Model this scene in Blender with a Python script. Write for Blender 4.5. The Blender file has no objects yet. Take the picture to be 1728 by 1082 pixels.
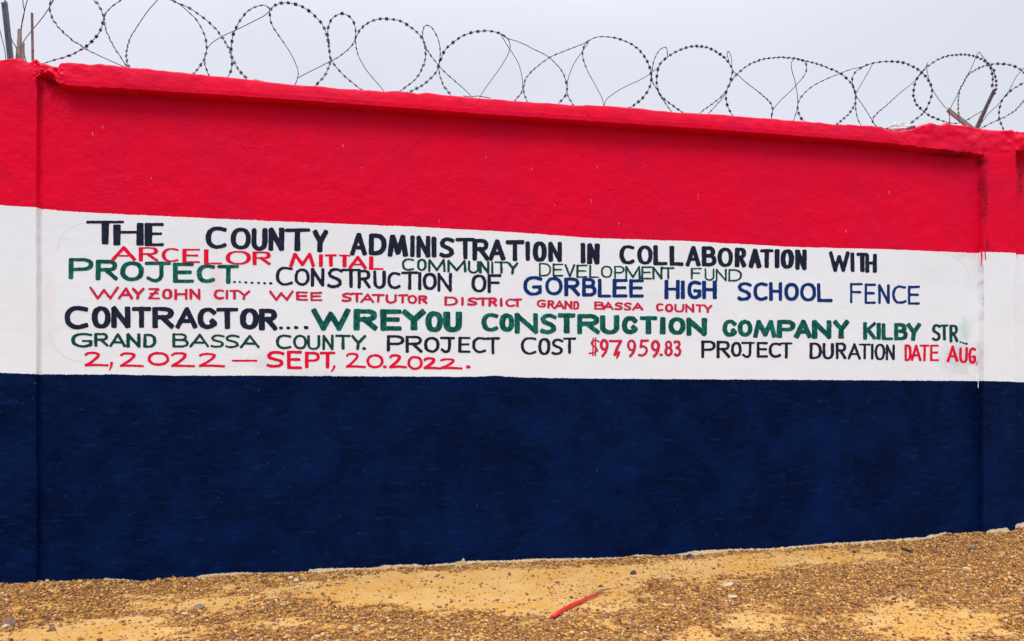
import bpy, bmesh, math, random
import numpy as np
from mathutils import Vector, Matrix

random.seed(7)
rng = np.random.default_rng(7)
R = math.radians
scene = bpy.context.scene
COL = scene.collection

# ------------------------------------------------------------------ camera, sky, sun, exposure
F, CX, HY = 1290.0, 864.0, 686.0          # focal length, centre column and horizon row of the photograph (1728 wide)
TH, D, H = R(11.6), 4.873, 1.005          # turn to the right, distance to the wall, eye height
cam = bpy.data.cameras.new('camera')
cam.lens = 36 * F / 1728
cam.sensor_width = 36
cam.shift_y = (HY - 541) / 1728
cam.clip_start, cam.clip_end = 0.05, 2000
co = bpy.data.objects.new('camera', cam)
COL.objects.link(co)
co.location = (0, -D, H)
co.rotation_euler = (R(90), 0, -TH)
scene.camera = co

SUN_EL, SUN_AZ = R(55), R(-28)            # sun behind the camera, a little to the left, behind the overcast
world = bpy.data.worlds.new('World')
scene.world = world
world.use_nodes = True
wn, wl = world.node_tree.nodes, world.node_tree.links
wn.clear()
w_out = wn.new('ShaderNodeOutputWorld')
w_bg = wn.new('ShaderNodeBackground'); w_bg.inputs['Strength'].default_value = 0.1
w_sky = wn.new('ShaderNodeTexSky'); w_sky.sky_type = 'NISHITA'; w_sky.sun_disc = False
w_sky.sun_elevation = SUN_EL; w_sky.sun_rotation = math.pi + SUN_AZ
w_tc = wn.new('ShaderNodeTexCoord')
w_sep = wn.new('ShaderNodeSeparateXYZ')
w_ramp = wn.new('ShaderNodeMapRange'); w_ramp.interpolation_type = 'SMOOTHSTEP'; w_ramp.inputs[1].default_value = .38; w_ramp.inputs[2].default_value = 1
w_ramp.inputs[3].default_value = 7.8; w_ramp.inputs[4].default_value = 23.5
w_noise = wn.new('ShaderNodeTexNoise'); w_noise.inputs['Scale'].default_value = 2.2; w_noise.inputs['Detail'].default_value = 4
w_cl = wn.new('ShaderNodeMapRange'); w_cl.inputs[1].default_value = .3; w_cl.inputs[2].default_value = .7
w_cl.inputs[3].default_value = .95; w_cl.inputs[4].default_value = 1.05
w_tint = wn.new('ShaderNodeMix'); w_tint.data_type = 'RGBA'
w_tint.inputs['A'].default_value = (.955, 1.0, 1.115, 1); w_tint.inputs['B'].default_value = (.985, .995, 1.10, 1)
w_m1 = wn.new('ShaderNodeMath'); w_m1.operation = 'MULTIPLY'
w_v = wn.new('ShaderNodeVectorMath'); w_v.operation = 'SCALE'
w_mix = wn.new('ShaderNodeMix'); w_mix.data_type = 'RGBA'; w_mix.inputs['Factor'].default_value = .93
wl.new(w_tc.outputs['Generated'], w_sep.inputs[0]); wl.new(w_sep.outputs['Z'], w_ramp.inputs[0])
wl.new(w_tc.outputs['Generated'], w_noise.inputs['Vector'])
wl.new(w_noise.outputs['Fac'], w_cl.inputs[0]); wl.new(w_noise.outputs['Fac'], w_tint.inputs['Factor'])
wl.new(w_ramp.outputs[0], w_m1.inputs[0]); wl.new(w_cl.outputs[0], w_m1.inputs[1])
wl.new(w_tint.outputs['Result'], w_v.inputs[0]); wl.new(w_m1.outputs[0], w_v.inputs['Scale'])
wl.new(w_sky.outputs[0], w_mix.inputs['A']); wl.new(w_v.outputs[0], w_mix.inputs['B'])
wl.new(w_mix.outputs['Result'], w_bg.inputs['Color']); wl.new(w_bg.outputs[0], w_out.inputs[0])

sun = bpy.data.lights.new('sun', 'SUN'); sun.energy = 1.5; sun.angle = R(20); sun.color = (1, .985, .965)
so = bpy.data.objects.new('sun', sun); COL.objects.link(so)
so.rotation_euler = (R(90) - SUN_EL, 0, SUN_AZ)
scene.view_settings.view_transform = 'Standard'
scene.view_settings.look = 'None'
scene.view_settings.exposure = 0.08
scene.view_settings.gamma = 1

# ------------------------------------------------------------------ geometry of the view -> places in the world
FW = (math.sin(TH), math.cos(TH)); RT = (math.cos(TH), -math.sin(TH))
def on_wall(px, py, y=0.0):
    """point of the vertical plane at depth y that stands at the photo's position"""
    xr, yr = (np.asarray(px, float) - CX) / F, -(np.asarray(py, float) - HY) / F
    dx, dy = FW[0] + xr * RT[0], FW[1] + xr * RT[1]
    t = (y + D) / dy
    return t * dx, H + t * yr
def to_px(X, Y, Z):
    vx, vy, vz = X, Y + D, Z - H
    dep = vx * FW[0] + vy * FW[1]
    return CX + F * (vx * RT[0] + vy * RT[1]) / dep, HY - F * vz / dep
def line_z(pts, y=0.0):
    """photo polyline -> height as a function of X along the wall"""
    a = np.array(pts, float)
    X, Z = on_wall(a[:, 0], a[:, 1], y)
    return lambda q: np.interp(q, X, Z)
def lin(pts, y=0.0):
    a = np.array(pts, float)
    X, _ = on_wall(a[:, 0], a[:, 0] * 0, y)
    return lambda q: np.interp(q, X, a[:, 1])

def _hash(ix, iy, seed):
    h = (ix.astype(np.int64) * 374761393 + iy.astype(np.int64) * 668265263 + seed * 1442695041) & 0xffffffff
    h = ((h ^ (h >> 13)) * 1274126177) & 0xffffffff
    return ((h ^ (h >> 16)) & 0xffff) / 65535.0
def vn(x, y, seed=0):
    """smooth value noise in -1..1"""
    x, y = np.broadcast_arrays(np.asarray(x, float), np.asarray(y, float))
    ix, iy = np.floor(x), np.floor(y)
    fx, fy = x - ix, y - iy
    fx, fy = fx * fx * (3 - 2 * fx), fy * fy * (3 - 2 * fy)
    a, b = _hash(ix, iy, seed), _hash(ix + 1, iy, seed)
    c, d = _hash(ix, iy + 1, seed), _hash(ix + 1, iy + 1, seed)
    return 2 * ((a * (1 - fx) + b * fx) * (1 - fy) + (c * (1 - fx) + d * fx) * fy) - 1
def sst(a, b, x):
    t = np.clip((x - a) / (b - a), 0, 1)
    return t * t * (3 - 2 * t)

# ------------------------------------------------------------------ object helpers
def mesh_obj(name, verts, faces, mat=None, parent=None, smooth=False, attrs=None):
    me = bpy.data.meshes.new(name)
    me.from_pydata([tuple(v) for v in verts], [], [tuple(int(i) for i in f) for f in faces])
    if smooth:
        me.polygons.foreach_set('use_smooth', [True] * len(me.polygons))
    if attrs:
        for k, v in attrs.items():
            a = me.attributes.new(k, 'FLOAT', 'POINT')
            a.data.foreach_set('value', np.asarray(v, np.float32))
    me.update()
    o = bpy.data.objects.new(name, me)
    COL.objects.link(o)
    if mat: me.materials.append(mat)
    if parent: o.parent = parent; o.matrix_parent_inverse = parent.matrix_world.inverted()
    return o
def empty(name, loc, label, cat, group=None):
    o = bpy.data.objects.new(name, None)
    COL.objects.link(o)
    o.location = loc; o.empty_display_size = .1
    o['label'] = label; o['category'] = cat
    if group: o['group'] = group
    bpy.context.view_layer.update()
    return o
def tag(o, label, cat, group=None):
    o['label'] = label; o['category'] = cat
    if group: o['group'] = group
    return o

# ------------------------------------------------------------------ material helpers
class NT:
    def __init__(self, name):
        self.m = bpy.data.materials.new(name); self.m.use_nodes = True
        self.n, self.l = self.m.node_tree.nodes, self.m.node_tree.links
        self.b = self.n['Principled BSDF']
        self.tc = self.n.new('ShaderNodeTexCoord')
        self.sep = self.n.new('ShaderNodeSeparateXYZ'); self.l.new(self.tc.outputs['Object'], self.sep.inputs[0])
        self.x, self.y, self.z = self.sep.outputs
    def put(self, sock, v):
        if hasattr(v, 'is_output'): self.l.new(v, sock)
        elif v is not None: sock.default_value = v
    def math(self, op, a, b=None, c=None, clamp=False):
        n = self.n.new('ShaderNodeMath'); n.operation = op; n.use_clamp = clamp
        for s, v in zip(n.inputs, (a, b, c)): self.put(s, v)
        return n.outputs[0]
    def noise(self, scale, detail=3, rough=.55, stretch=None, dist=0):
        n = self.n.new('ShaderNodeTexNoise'); n.inputs['Scale'].default_value = scale
        n.inputs['Detail'].default_value = detail; n.inputs['Roughness'].default_value = rough
        n.inputs['Distortion'].default_value = dist
        v = self.tc.outputs['Object']
        if stretch:
            mp = self.n.new('ShaderNodeMapping'); mp.inputs['Scale'].default_value = stretch
            self.l.new(v, mp.inputs[0]); v = mp.outputs[0]
        self.l.new(v, n.inputs['Vector'])
        return n.outputs['Fac']
    def rng(self, v, a, b, c=0.0, d=1.0, smooth=True):
        n = self.n.new('ShaderNodeMapRange'); n.clamp = True
        n.interpolation_type = 'SMOOTHSTEP' if smooth else 'LINEAR'
        self.l.new(v, n.inputs[0])
        for i, q in enumerate((a, b, c, d)): self.put(n.inputs[i + 1], q)
        return n.outputs[0]
    def mix(self, f, a, b):
        n = self.n.new('ShaderNodeMix'); n.data_type = 'RGBA'
        self.put(n.inputs['Factor'], f)
        for k, v in (('A', a), ('B', b)):
            self.put(n.inputs[k], (*v, 1) if isinstance(v, tuple) else v)
        return n.outputs['Result']
    def attr(self, name):
        n = self.n.new('ShaderNodeAttribute'); n.attribute_name = name
        return n.outputs['Fac']
    def bump(self, h, dist, strength=1.0, prev=None):
        n = self.n.new('ShaderNodeBump'); n.inputs['Distance'].default_value = dist; self.put(n.inputs['Strength'], strength)
        self.l.new(h, n.inputs['Height'])
        if prev is not None: self.l.new(prev, n.inputs['Normal'])
        return n.outputs[0]
    def done(self, color=None, rough=None, normal=None, **kw):
        if color is not None: self.put(self.b.inputs['Base Color'], (*color, 1) if isinstance(color, tuple) else color)
        if rough is not None: self.put(self.b.inputs['Roughness'], rough)
        if normal is not None: self.l.new(normal, self.b.inputs['Normal'])
        for k, v in kw.items(): self.put(self.b.inputs[k.replace('_', ' ')], v)
        return self.m

RED_A, RED_B = (.77, .0028, .029), (.68, .004, .037)
def wall_material():
    t = NT('painted plaster')
    m = t.math
    # ragged brush edges between the three bands
    bris = t.noise(75, 3, .65, (1, 1, .16))
    wob = t.noise(9, 2, .5, (1, 1, .0))
    jit = m('ADD', m('MULTIPLY', m('SUBTRACT', bris, .5), .011), m('MULTIPLY', m('SUBTRACT', wob, .5), .009))
    zz = m('ADD', t.z, jit)
    red = t.rng(m('SUBTRACT', zz, t.attr('red_edge')), -.0015, .0015)
    white = t.rng(m('SUBTRACT', zz, t.attr('blue_edge')), -.0015, .0015)
    rag = t.noise(38, 5, .7)
    zg = m('ADD', t.z, m('MULTIPLY', m('SUBTRACT', rag, .5), .03))
    paint = t.rng(m('SUBTRACT', zg, t.attr('bare_edge')), -.002, .002)
    # colours
    big = t.noise(1.3, 4, .6)
    brush = t.noise(26, 4, .6, (.35, 1, 1.6), .6)
    fine = t.noise(140, 2, .6, (.5, 1, 1))
    redc = t.mix(t.rng(big, .35, .7), RED_A, RED_B)
    redc = t.mix(t.rng(brush, .58, .8, 0, .5), redc, (.64, .004, .036))
    whitec = t.mix(t.rng(big, .35, .65), (.80, .825, .845), (.825, .855, .88))
    whitec = t.mix(t.rng(brush, .5, .75, 0, .35), whitec, (.765, .785, .80))
    geo = t.n.new('ShaderNodeNewGeometry')
    nsep = t.n.new('ShaderNodeSeparateXYZ'); t.l.new(geo.outputs['Normal'], nsep.inputs[0])
    top_sheen = m('MULTIPLY', t.rng(nsep.outputs[2], .05, .9), t.rng(t.noise(11, 4), .3, .7, .25, .75))  # sky sheen on upward faces, painted in as a pink tint
    redc = t.mix(top_sheen, redc, (.72, .10, .17))
    redc = t.mix(t.rng(t.noise(3.3, 5, .65, (1, 1, 1.3), .8), .55, .75, 0, .5), redc, (.56, .006, .048))
    for (cx, cz, rx, rz, s) in SHADE_GRIME:  # corner and under-coping shade painted into the red, mixed with grime
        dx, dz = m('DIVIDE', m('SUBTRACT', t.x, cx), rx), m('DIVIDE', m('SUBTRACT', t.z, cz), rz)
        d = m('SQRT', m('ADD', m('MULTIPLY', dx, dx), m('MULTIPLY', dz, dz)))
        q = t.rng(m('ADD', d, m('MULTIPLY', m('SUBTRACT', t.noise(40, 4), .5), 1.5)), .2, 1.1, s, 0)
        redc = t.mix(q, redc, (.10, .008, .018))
    # pencil guide lines across the white band
    for z0, sl, s in GUIDES:
        d = m('ABSOLUTE', m('SUBTRACT', m('SUBTRACT', t.z, z0), m('MULTIPLY', t.x, sl)))
        ln = m('MULTIPLY', t.rng(d, .0009, .0026, s * .55, 0), t.rng(big, .38, .55, .3, 1))
        whitec = t.mix(ln, whitec, (.55, .56, .58))
    # faint rounded corners of a layout drawn before the lettering
    for cx, cz, r, x0, x1, z0, z1 in ARCS:
        dx, dz = m('SUBTRACT', t.x, cx), m('SUBTRACT', t.z, cz)
        d = m('ABSOLUTE', m('SUBTRACT', m('SQRT', m('ADD', m('MULTIPLY', dx, dx), m('MULTIPLY', dz, dz))), r))
        q = m('MULTIPLY', t.rng(d, .001, .004, .38, 0), m('MULTIPLY', m('GREATER_THAN', m('MULTIPLY', dx, x0), 0), m('GREATER_THAN', m('MULTIPLY', dz, z0), 0)))
        whitec = t.mix(q, whitec, (.5, .48, .49))
    # wiped smudges of paint
    for (cx, cz, rx, rz, col, s) in SMUDGES:
        dx, dz = m('DIVIDE', m('SUBTRACT', t.x, cx), rx), m('DIVIDE', m('SUBTRACT', t.z, cz), rz)
        d = m('SQRT', m('ADD', m('MULTIPLY', dx, dx), m('MULTIPLY', dz, dz)))
        q = m('MULTIPLY', t.rng(m('ADD', d, m('MULTIPLY', m('SUBTRACT', t.noise(22, 4), .5), 1.3)), .1, 1.15, s, 0), 1.0)
        whitec = t.mix(q, whitec, col)
    bluec = t.mix(t.rng(t.noise(2.6, 7, .68, (1, 1, .85), .5), .36, .66), (.0006, .0050, .030), (.0010, .0096, .056))
    bluec = t.mix(t.rng(brush, .54, .76, 0, .75), bluec, (.0040, .0205, .086))
    bluec = t.mix(t.rng(t.noise(7, 6, .72, (.6, 1, 1.2), 1.4), .52, .72, 0, .6), bluec, (.0004, .0028, .018))
    speck = t.rng(t.noise(60, 2, .5), .755, .775)
    bluec = t.mix(m('MULTIPLY', speck, .22), bluec, (.30, .33, .40))
    barec = t.mix(t.noise(40, 4), (.60, .47, .28), (.80, .70, .50))
    barec = t.mix(t.rng(t.noise(90, 3), .55, .7), barec, (.30, .22, .12))
    c = t.mix(white, bluec, whitec)
    c = t.mix(red, c, redc)
    c = t.mix(paint, barec, c)
    # relief: trowel marks, brush hairs, pits
    tro = t.noise(7, 4, .55)
    hair = t.noise(46, 4, .65, (.28, 1, 1.5), .8)
    pit = t.rng(t.noise(34, 2, .5), .70, .80, 0, 1)
    patch = t.rng(t.noise(2.3, 3, .6), .36, .64, .2, 1.0)
    onwhite = m('MULTIPLY', white, m('SUBTRACT', 1.0, red))
    keep = m('SUBTRACT', 1.0, m('MULTIPLY', onwhite, .78))
    n1 = t.bump(tro, .020, m('MULTIPLY', keep, .8))
    n2 = t.bump(hair, .0026, m('MULTIPLY', keep, patch), n1)
    n3 = t.bump(fine, .0012, m('MULTIPLY', keep, .5), n2)
    n4 = t.bump(pit, .005, m('MULTIPLY', keep, .9), n3)
    scar = t.rng(t.noise(17, 3, .6, (.5, 1, 1.3), 1.6), .66, .74, 0, 1)
    n4 = t.bump(scar, .004, m('MULTIPLY', keep, .8), n4)
    rough = t.rng(hair, .3, .7, .42, .66)
    rough = m('ADD', rough, m('MULTIPLY', m('MULTIPLY', white, m('SUBTRACT', 1.0, red)), .15))
    return t.done(c, rough, n4, Specular_IOR_Level=.035)

def paint_material(name, a, b, streak=.5):
    t = NT(name)
    f = t.noise(30, 4, .65, (1, 1, .6), 1.2)
    c = t.mix(t.rng(f, .40, .66, 0, streak), a, b)
    g = t.noise(6, 2)
    c = t.mix(t.rng(g, .45, .7, 0, streak * .8), c, a)
    n = t.bump(t.noise(46, 4, .65, (.28, 1, 1.5), .8), .003, .25)
    return t.done(c, .5, n, Specular_IOR_Level=.05)

def plain_material(name, a, b, rough=.6, scale=30, bump=.002, metallic=0.0, stretch=None):
    t = NT(name)
    f = t.noise(scale, 5, .65, stretch)
    c = t.mix(t.rng(f, .35, .68), a, b)
    n = t.bump(t.noise(scale * 2.5, 4, .6, stretch), bump, .8)
    return t.done(c, rough, n, Metallic=metallic)

# ------------------------------------------------------------------ lines traced along the wall
TOP = line_z([(-300, 78), (-40, 92), (0, 95), (18, 93), (35, 95), (46, 99), (50, 97), (56, 94), (60, 98), (66, 104), (76, 108), (88, 110), (97, 110), (104, 105), (112, 106), (135, 108),
    (155, 110), (165, 108), (185, 110), (230, 116), (300, 122), (335, 126), (380, 131), (430, 136), (480, 142), (500, 144), (560, 149), (620, 154), (648, 156),
    (665, 154), (690, 156), (705, 159), (720, 157), (760, 162), (830, 168), (900, 173), (940, 176), (968, 179), (990, 178), (1040, 181), (1080, 184), (1110, 188), (1150, 191),
    (1200, 193), (1250, 197), (1300, 201), (1350, 205), (1400, 209), (1440, 212), (1470, 213), (1490, 219), (1515, 222), (1540, 218), (1555, 212), (1568, 208),
    (1580, 211), (1600, 210), (1640, 214), (1662, 217), (1680, 217), (1700, 219), (1712, 218), (1728, 223), (1760, 226), (2300, 268)], -.045)
CAPB = line_z([(-300, 116), (0, 132), (62, 126), (75, 130), (88, 133), (98, 144), (120, 147), (300, 158), (500, 171), (820, 195), (1220, 222), (1450, 239), (1540, 248),
    (1560, 251), (1600, 256), (1640, 260), (1720, 254), (1800, 262), (2300, 300)], -.066)
REDE = [(-300, 330), (0, 348), (62, 352), (105, 356), (190, 361), (300, 366), (450, 373), (700, 383), (850, 391), (1000, 402), (1160, 407), (1340, 417), (1500, 421), (1640, 427), (1728, 430), (2300, 462)]
BLUE = [(-300, 628), (0, 629), (62, 632), (190, 632), (300, 634), (450, 634), (600, 635), (800, 636), (838, 634), (880, 637), (1000, 639), (1160, 640), (1340, 641), (1500, 642), (1640, 643), (1728, 645), (2300, 650)]
BASE = [(-300, 990), (0, 983), (60, 981), (130, 979), (170, 977), (235, 981), (290, 975), (340, 973), (420, 968), (520, 965), (560, 963), (640, 959), (700, 956), (770, 952), (830, 949),
    (900, 947), (1000, 944), (1100, 939), (1160, 936), (1230, 930), (1296, 928), (1400, 920), (1500, 914), (1545, 911), (1580, 907), (1600, 901), (1640, 898), (1690, 896), (1728, 890), (2300, 845)]
STRIP = [(-300, 0), (0, 0), (170, 0), (180, 3), (215, 3), (240, 0), (330, 0), (345, 5), (400, 5), (430, 2), (518, 0), (524, 7), (560, 6), (630, 3), (650, 7), (700, 6), (715, 2), (765, 4), (775, 7), (850, 4), (900, 6),
    (1000, 4), (1060, 2), (1070, 7), (1095, 5), (1110, 0), (1150, 4), (1165, 8), (1230, 6), (1300, 4), (1400, 6), (1500, 6), (1545, 7), (1560, 4), (1570, 10), (1595, 8), (1605, 0), (1640, 0), (1655, 3),
    (1662, 9), (1690, 13), (1695, 1), (1710, 1), (1715, 12), (1728, 15), (1800, 3), (2300, 2)]
zred, zblue, zbase = line_z(REDE), line_z(BLUE), line_z(BASE)
strip_px = lin(STRIP)
def zbare(X):
    return zbase(X) + strip_px(X) * .0027 - .002 - .004 * (strip_px(X) < .5)

xl, _ = on_wall(62.5, 0, -.028); xr1, _ = on_wall(1659.5, 0, -.053); xr2, _ = on_wall(1715, 0, -.053)
xl, xr1, xr2 = float(xl), float(xr1), float(xr2)
PW = xr2 - xr1
xl0 = xl - PW - .05
def wz(px, py): X, Z = on_wall(px, py); return float(X), float(Z)
GUIDES = []
for (a, b, s) in [((110, 404), (1480, 452), .30), ((110, 440), (1480, 468), .22), ((150, 509), (1560, 520), .35), ((110, 485), (1400, 515), .25),
                  ((110, 556), (1640, 580), .38), ((200, 527), (1640, 540), .30), ((120, 588), (1640, 606), .22), ((140, 620), (1640, 612), .3), ((900, 620), (1640, 628), .35), ((140, 600), (900, 622), .3), ((400, 392), (1600, 436), .25)]:
    (X0, Z0), (X1, Z1) = wz(*a), wz(*b)
    sl = (Z1 - Z0) / (X1 - X0)
    GUIDES.append((Z0 - sl * X0, sl, s))
ARCS = []
for (px, py, rpx, sx, sz) in [(150, 425, 52, -1, 1), (140, 560, 55, -1, -1), (1592, 480, 45, 1, 1)]:
    X, Z = wz(px, py); X2, _ = wz(px + rpx, py)
    ARCS.append((X, Z, abs(X2 - X), sx, 0, sz, 0))
SMUDGES = []
for (px, py, rx, ry, col, s) in [(1627, 556, 13, 26, (.42, .62, .55), .55), (1620, 604, 40, 34, (.50, .52, .52), .55), (366, 480, 16, 50, (.80, .52, .55), .30),
                                 (446, 612, 26, 22, (.52, .52, .53), .28), (520, 632, 90, 9, (.5, .5, .5), .22), (1625, 430, 30, 10, (.6, .55, .55), .3), (84, 520, 16, 120, (.82, .68, .68), .30)]:
    X, Z = wz(px, py); X2, _ = wz(px + rx, py); _, Z2 = wz(px, py + ry)
    SMUDGES.append((X, Z, abs(X2 - X), abs(Z2 - Z), col, s))
SHADE_GRIME = []
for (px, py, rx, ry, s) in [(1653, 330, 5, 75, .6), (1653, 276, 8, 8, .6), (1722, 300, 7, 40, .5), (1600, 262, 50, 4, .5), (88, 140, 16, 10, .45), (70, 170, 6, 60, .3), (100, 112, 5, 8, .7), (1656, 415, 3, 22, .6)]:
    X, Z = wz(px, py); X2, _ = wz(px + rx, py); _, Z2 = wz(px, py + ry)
    SHADE_GRIME.append((X, Z, abs(X2 - X), abs(Z2 - Z), s))
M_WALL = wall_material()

# ------------------------------------------------------------------ the wall: plastered panels, pillars and coping
REC = .085
def swell(X, Z):
    return .0035 * vn(X * 1.1, Z * 1.3, 3) + .0018 * vn(X * 3.1, Z * 3.7, 4)
xs = [-7.0]
def edge_near(x): return min(abs(x - e) for e in (xl0, xl, xr1, xr2))
while xs[-1] < 11.5:
    x = xs[-1]
    d = edge_near(x)
    inview = -2.4 < x < 5.4
    st = .0022 if d < .012 else (.007 if d < .06 else (.014 if inview else .09))
    if xl - .03 < x < xl + .20: st = min(st, .0045)
    xs.append(x + st)
xs = np.array(xs)
rows = list(np.linspace(0, 1, 120)) 
NZ0, NZ1, NZ2, NT_ = 120, 26, 14, 12
X = xs[:, None]
PREC = np.where(X < 1, .028, .053)                                        # the left pillar stands less proud than the right one
capb = CAPB(xs)[:, None]; top = TOP(xs)[:, None]
gap = ((X > xl) & (X < xl + .26))
gapk = np.where(X < xl, 0, 1 - sst(.095, .15, X - xl))                       # broken corner beside the left pillar
ends = np.maximum(1 - sst(.2, .8, X - xl), sst(3.4, 4.0, X))
capb = capb + (.0012 + .003 * ends) * vn(X * 22, 0, 11) + (.0006 + .0025 * ends) * vn(X * 60, 0, 12) + gapk * (.016 * vn(X * 30, 1, 13))
rl = sst(1560, 1640, np.array(to_px(X, -.066, capb)[0])) * (X < xr1)
capb = capb + rl * .010 * vn(X * 28, 3, 14)
busy = .35 + .65 * np.maximum(1 - sst(.2, .9, X - xl), sst(3.6, 4.2, X)) + .3 * np.maximum(vn(X * .9, 5, 24), 0)
top = top + busy * (.0035 * vn(X * 22, 0, 21) + .0018 * vn(X * 60, 0, 22)) + .006 * np.maximum(vn(X * 9, 0, 23), 0) ** 2
za = np.linspace(0, 1, NZ0)[None, :]
seg0 = -.35 + za * (capb - .03 + .35)
rr = np.linspace(0, 1, NZ1 + 1)[None, 1:]
seg1 = capb - .03 + rr * .06
seg1z = capb + np.interp(rr, [0, .42, .58, 1], [-.03, .003, 0, .03])       # undercut: the soffit rises towards the wall
seg2 = capb + .03 + np.linspace(0, 1, NZ2 + 1)[None, 1:] ** .8 * (top - .012 - capb - .03)
Zf = np.concatenate([seg0, seg1, seg2], 1)
XX = np.broadcast_to(X, Zf.shape)
er = .003 * vn(Zf * 18, XX * 0, 31) + .002 * vn(Zf * 55, XX * 0, 32)
def pil(a, b):
    w = .005
    return sst(a - w, a + w, XX + er) * (1 - sst(b - w, b + w, XX + er * .8))
P = np.maximum(pil(xl0, xl), pil(xr1, xr2))
er2 = (.001 + .003 * ends) * vn(XX * 30, Zf * 30, 33)
Cm = sst(-.005, .005, Zf - capb + er2 * .5)
Cm = Cm * (1 - gapk * (.42 + .30 * vn(XX * 32, Zf * 26, 34)))
frac = np.clip((Zf - capb) / (top - capb), 0, 1)
# rounded fillets where coping meets right pillar
overp = np.maximum(sst(-.16, .02, XX - xr1) * (XX < xr2 + .02), (XX < xl + .03) * 1.0)
dep = -np.maximum(PREC * P, (REC - (REC - PREC) * overp) * Cm)
dep = dep + frac ** 2 * .020 * Cm
rough_top = sst(.05, .6, frac) * busy * (.0028 * vn(XX * 14, Zf * 24, 41) + .0012 * vn(XX * 50, Zf * 50, 42))
lump = sst(1480, 1560, to_px(XX, dep, Zf)[0]) * sst(-.12, .05, Zf - capb)
lump = lump * (.007 * vn(XX * 8, Zf * 12, 43) + .004 * vn(XX * 26, Zf * 34, 44))
lumpL = (sst(-.03, .0, XX - xl) * (1 - sst(.12, .20, XX - xl))) * sst(-.18, .0, Zf - capb) * (.010 * vn(XX * 24, Zf * 24, 45) + .010 * np.minimum(vn(XX * 52, Zf * 48, 46), 0) + .006 * vn(XX * 90, Zf * 90, 49))
nearR = (XX > xr2) * (XX < xr2 + .3) * sst(-.35, 0, Zf - capb) * .02 * vn(XX * 22, Zf * 22, 47)
bruise = .004 * np.minimum(vn(XX * 14, Zf * 14, 48) + .55, 0) * sst(1.2, 2.2, Zf)
pillar_here = np.clip(P * 1.0 + gapk * .6, 0, 1)[:, NZ0:NZ0 + NZ1]
Zs = Zf.copy()
Zs[:, NZ0:NZ0 + NZ1] = seg1 * pillar_here + seg1z * (1 - pillar_here)
t1 = np.interp(rr, [0, .42, .58, 1], [0, 0, 1, 1])
dep1 = dep[:, NZ0:NZ0 + NZ1]
depU = -np.maximum(PREC * P[:, NZ0:NZ0 + NZ1], (REC - (REC - PREC) * overp[:, NZ0:NZ0 + NZ1]) * t1)
dep[:, NZ0:NZ0 + NZ1] = dep1 * pillar_here + depU * (1 - pillar_here)
Yf = dep + swell(XX, Zf) + rough_top + lump + lumpL + nearR + bruise
# over the top and down the back
tt = np.linspace(0, 1, NT_ + 1)[1:][None, :]
y_last = Yf[:, -1:]
ytop = y_last + (.19 - y_last) * tt ** 1.4
arch = np.sin(np.clip(tt * 1.05, 0, 1) * math.pi) ** .4
ztop = top - .012 + .013 * np.minimum(tt * 7, 1) - .02 * tt ** 6 + busy * (.0035 * vn(X * 26, ytop * 30, 51) + .0015 * vn(X * 60, ytop * 60, 52))
zback = np.array([[1.5, -.35]]) + 0 * X
Zall = np.concatenate([Zs, ztop, zback], 1)
Yall = np.concatenate([Yf, ytop, .19 + 0 * zback], 1)
Xall = np.broadcast_to(X, Zall.shape)
nx, nz = Zall.shape
xm = (xs[:-1] + xs[1:]) / 2
nfront = NZ0 + NZ1 // 2 - 4
panel_id = np.zeros((nx - 1, nz - 1), int)
jj = np.arange(nz - 1)[None, :]
ii = xm[:, None]
is_pil = ((ii > xl0) & (ii < xl + .004)) | ((ii > xr1 - .004) & (ii < xr2))
sect = np.where(ii < xl0, 0, np.where(ii < xr1, 1, 2))
kind = np.where(is_pil, 10 + (ii > 2) * 1, np.where((jj >= nfront) & (jj < nz - 3), 20 + sect, 30 + sect))
wall = empty('boundary_wall', (0, 0, 0), 'plastered compound wall painted in red, white and blue bands with hand lettered notice', 'wall')
idx = np.arange(nx * nz).reshape(nx, nz)
quads = np.stack([idx[:-1, :-1], idx[1:, :-1], idx[1:, 1:], idx[:-1, 1:]], -1)
flatV = np.stack([Xall, Yall, Zall], -1).reshape(-1, 3)
for k in np.unique(kind):
    q = quads[kind == k]
    u, inv = np.unique(q, return_inverse=True)
    V = flatV[u]
    at = {'red_edge': zred(V[:, 0]), 'blue_edge': zblue(V[:, 0]), 'bare_edge': zbare(V[:, 0])}
    nm = 'pillar' if k // 10 == 1 else ('coping' if k // 10 == 2 else 'panel')
    mesh_obj(nm, V, inv.reshape(-1, 4), M_WALL, wall, True, at)

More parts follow.
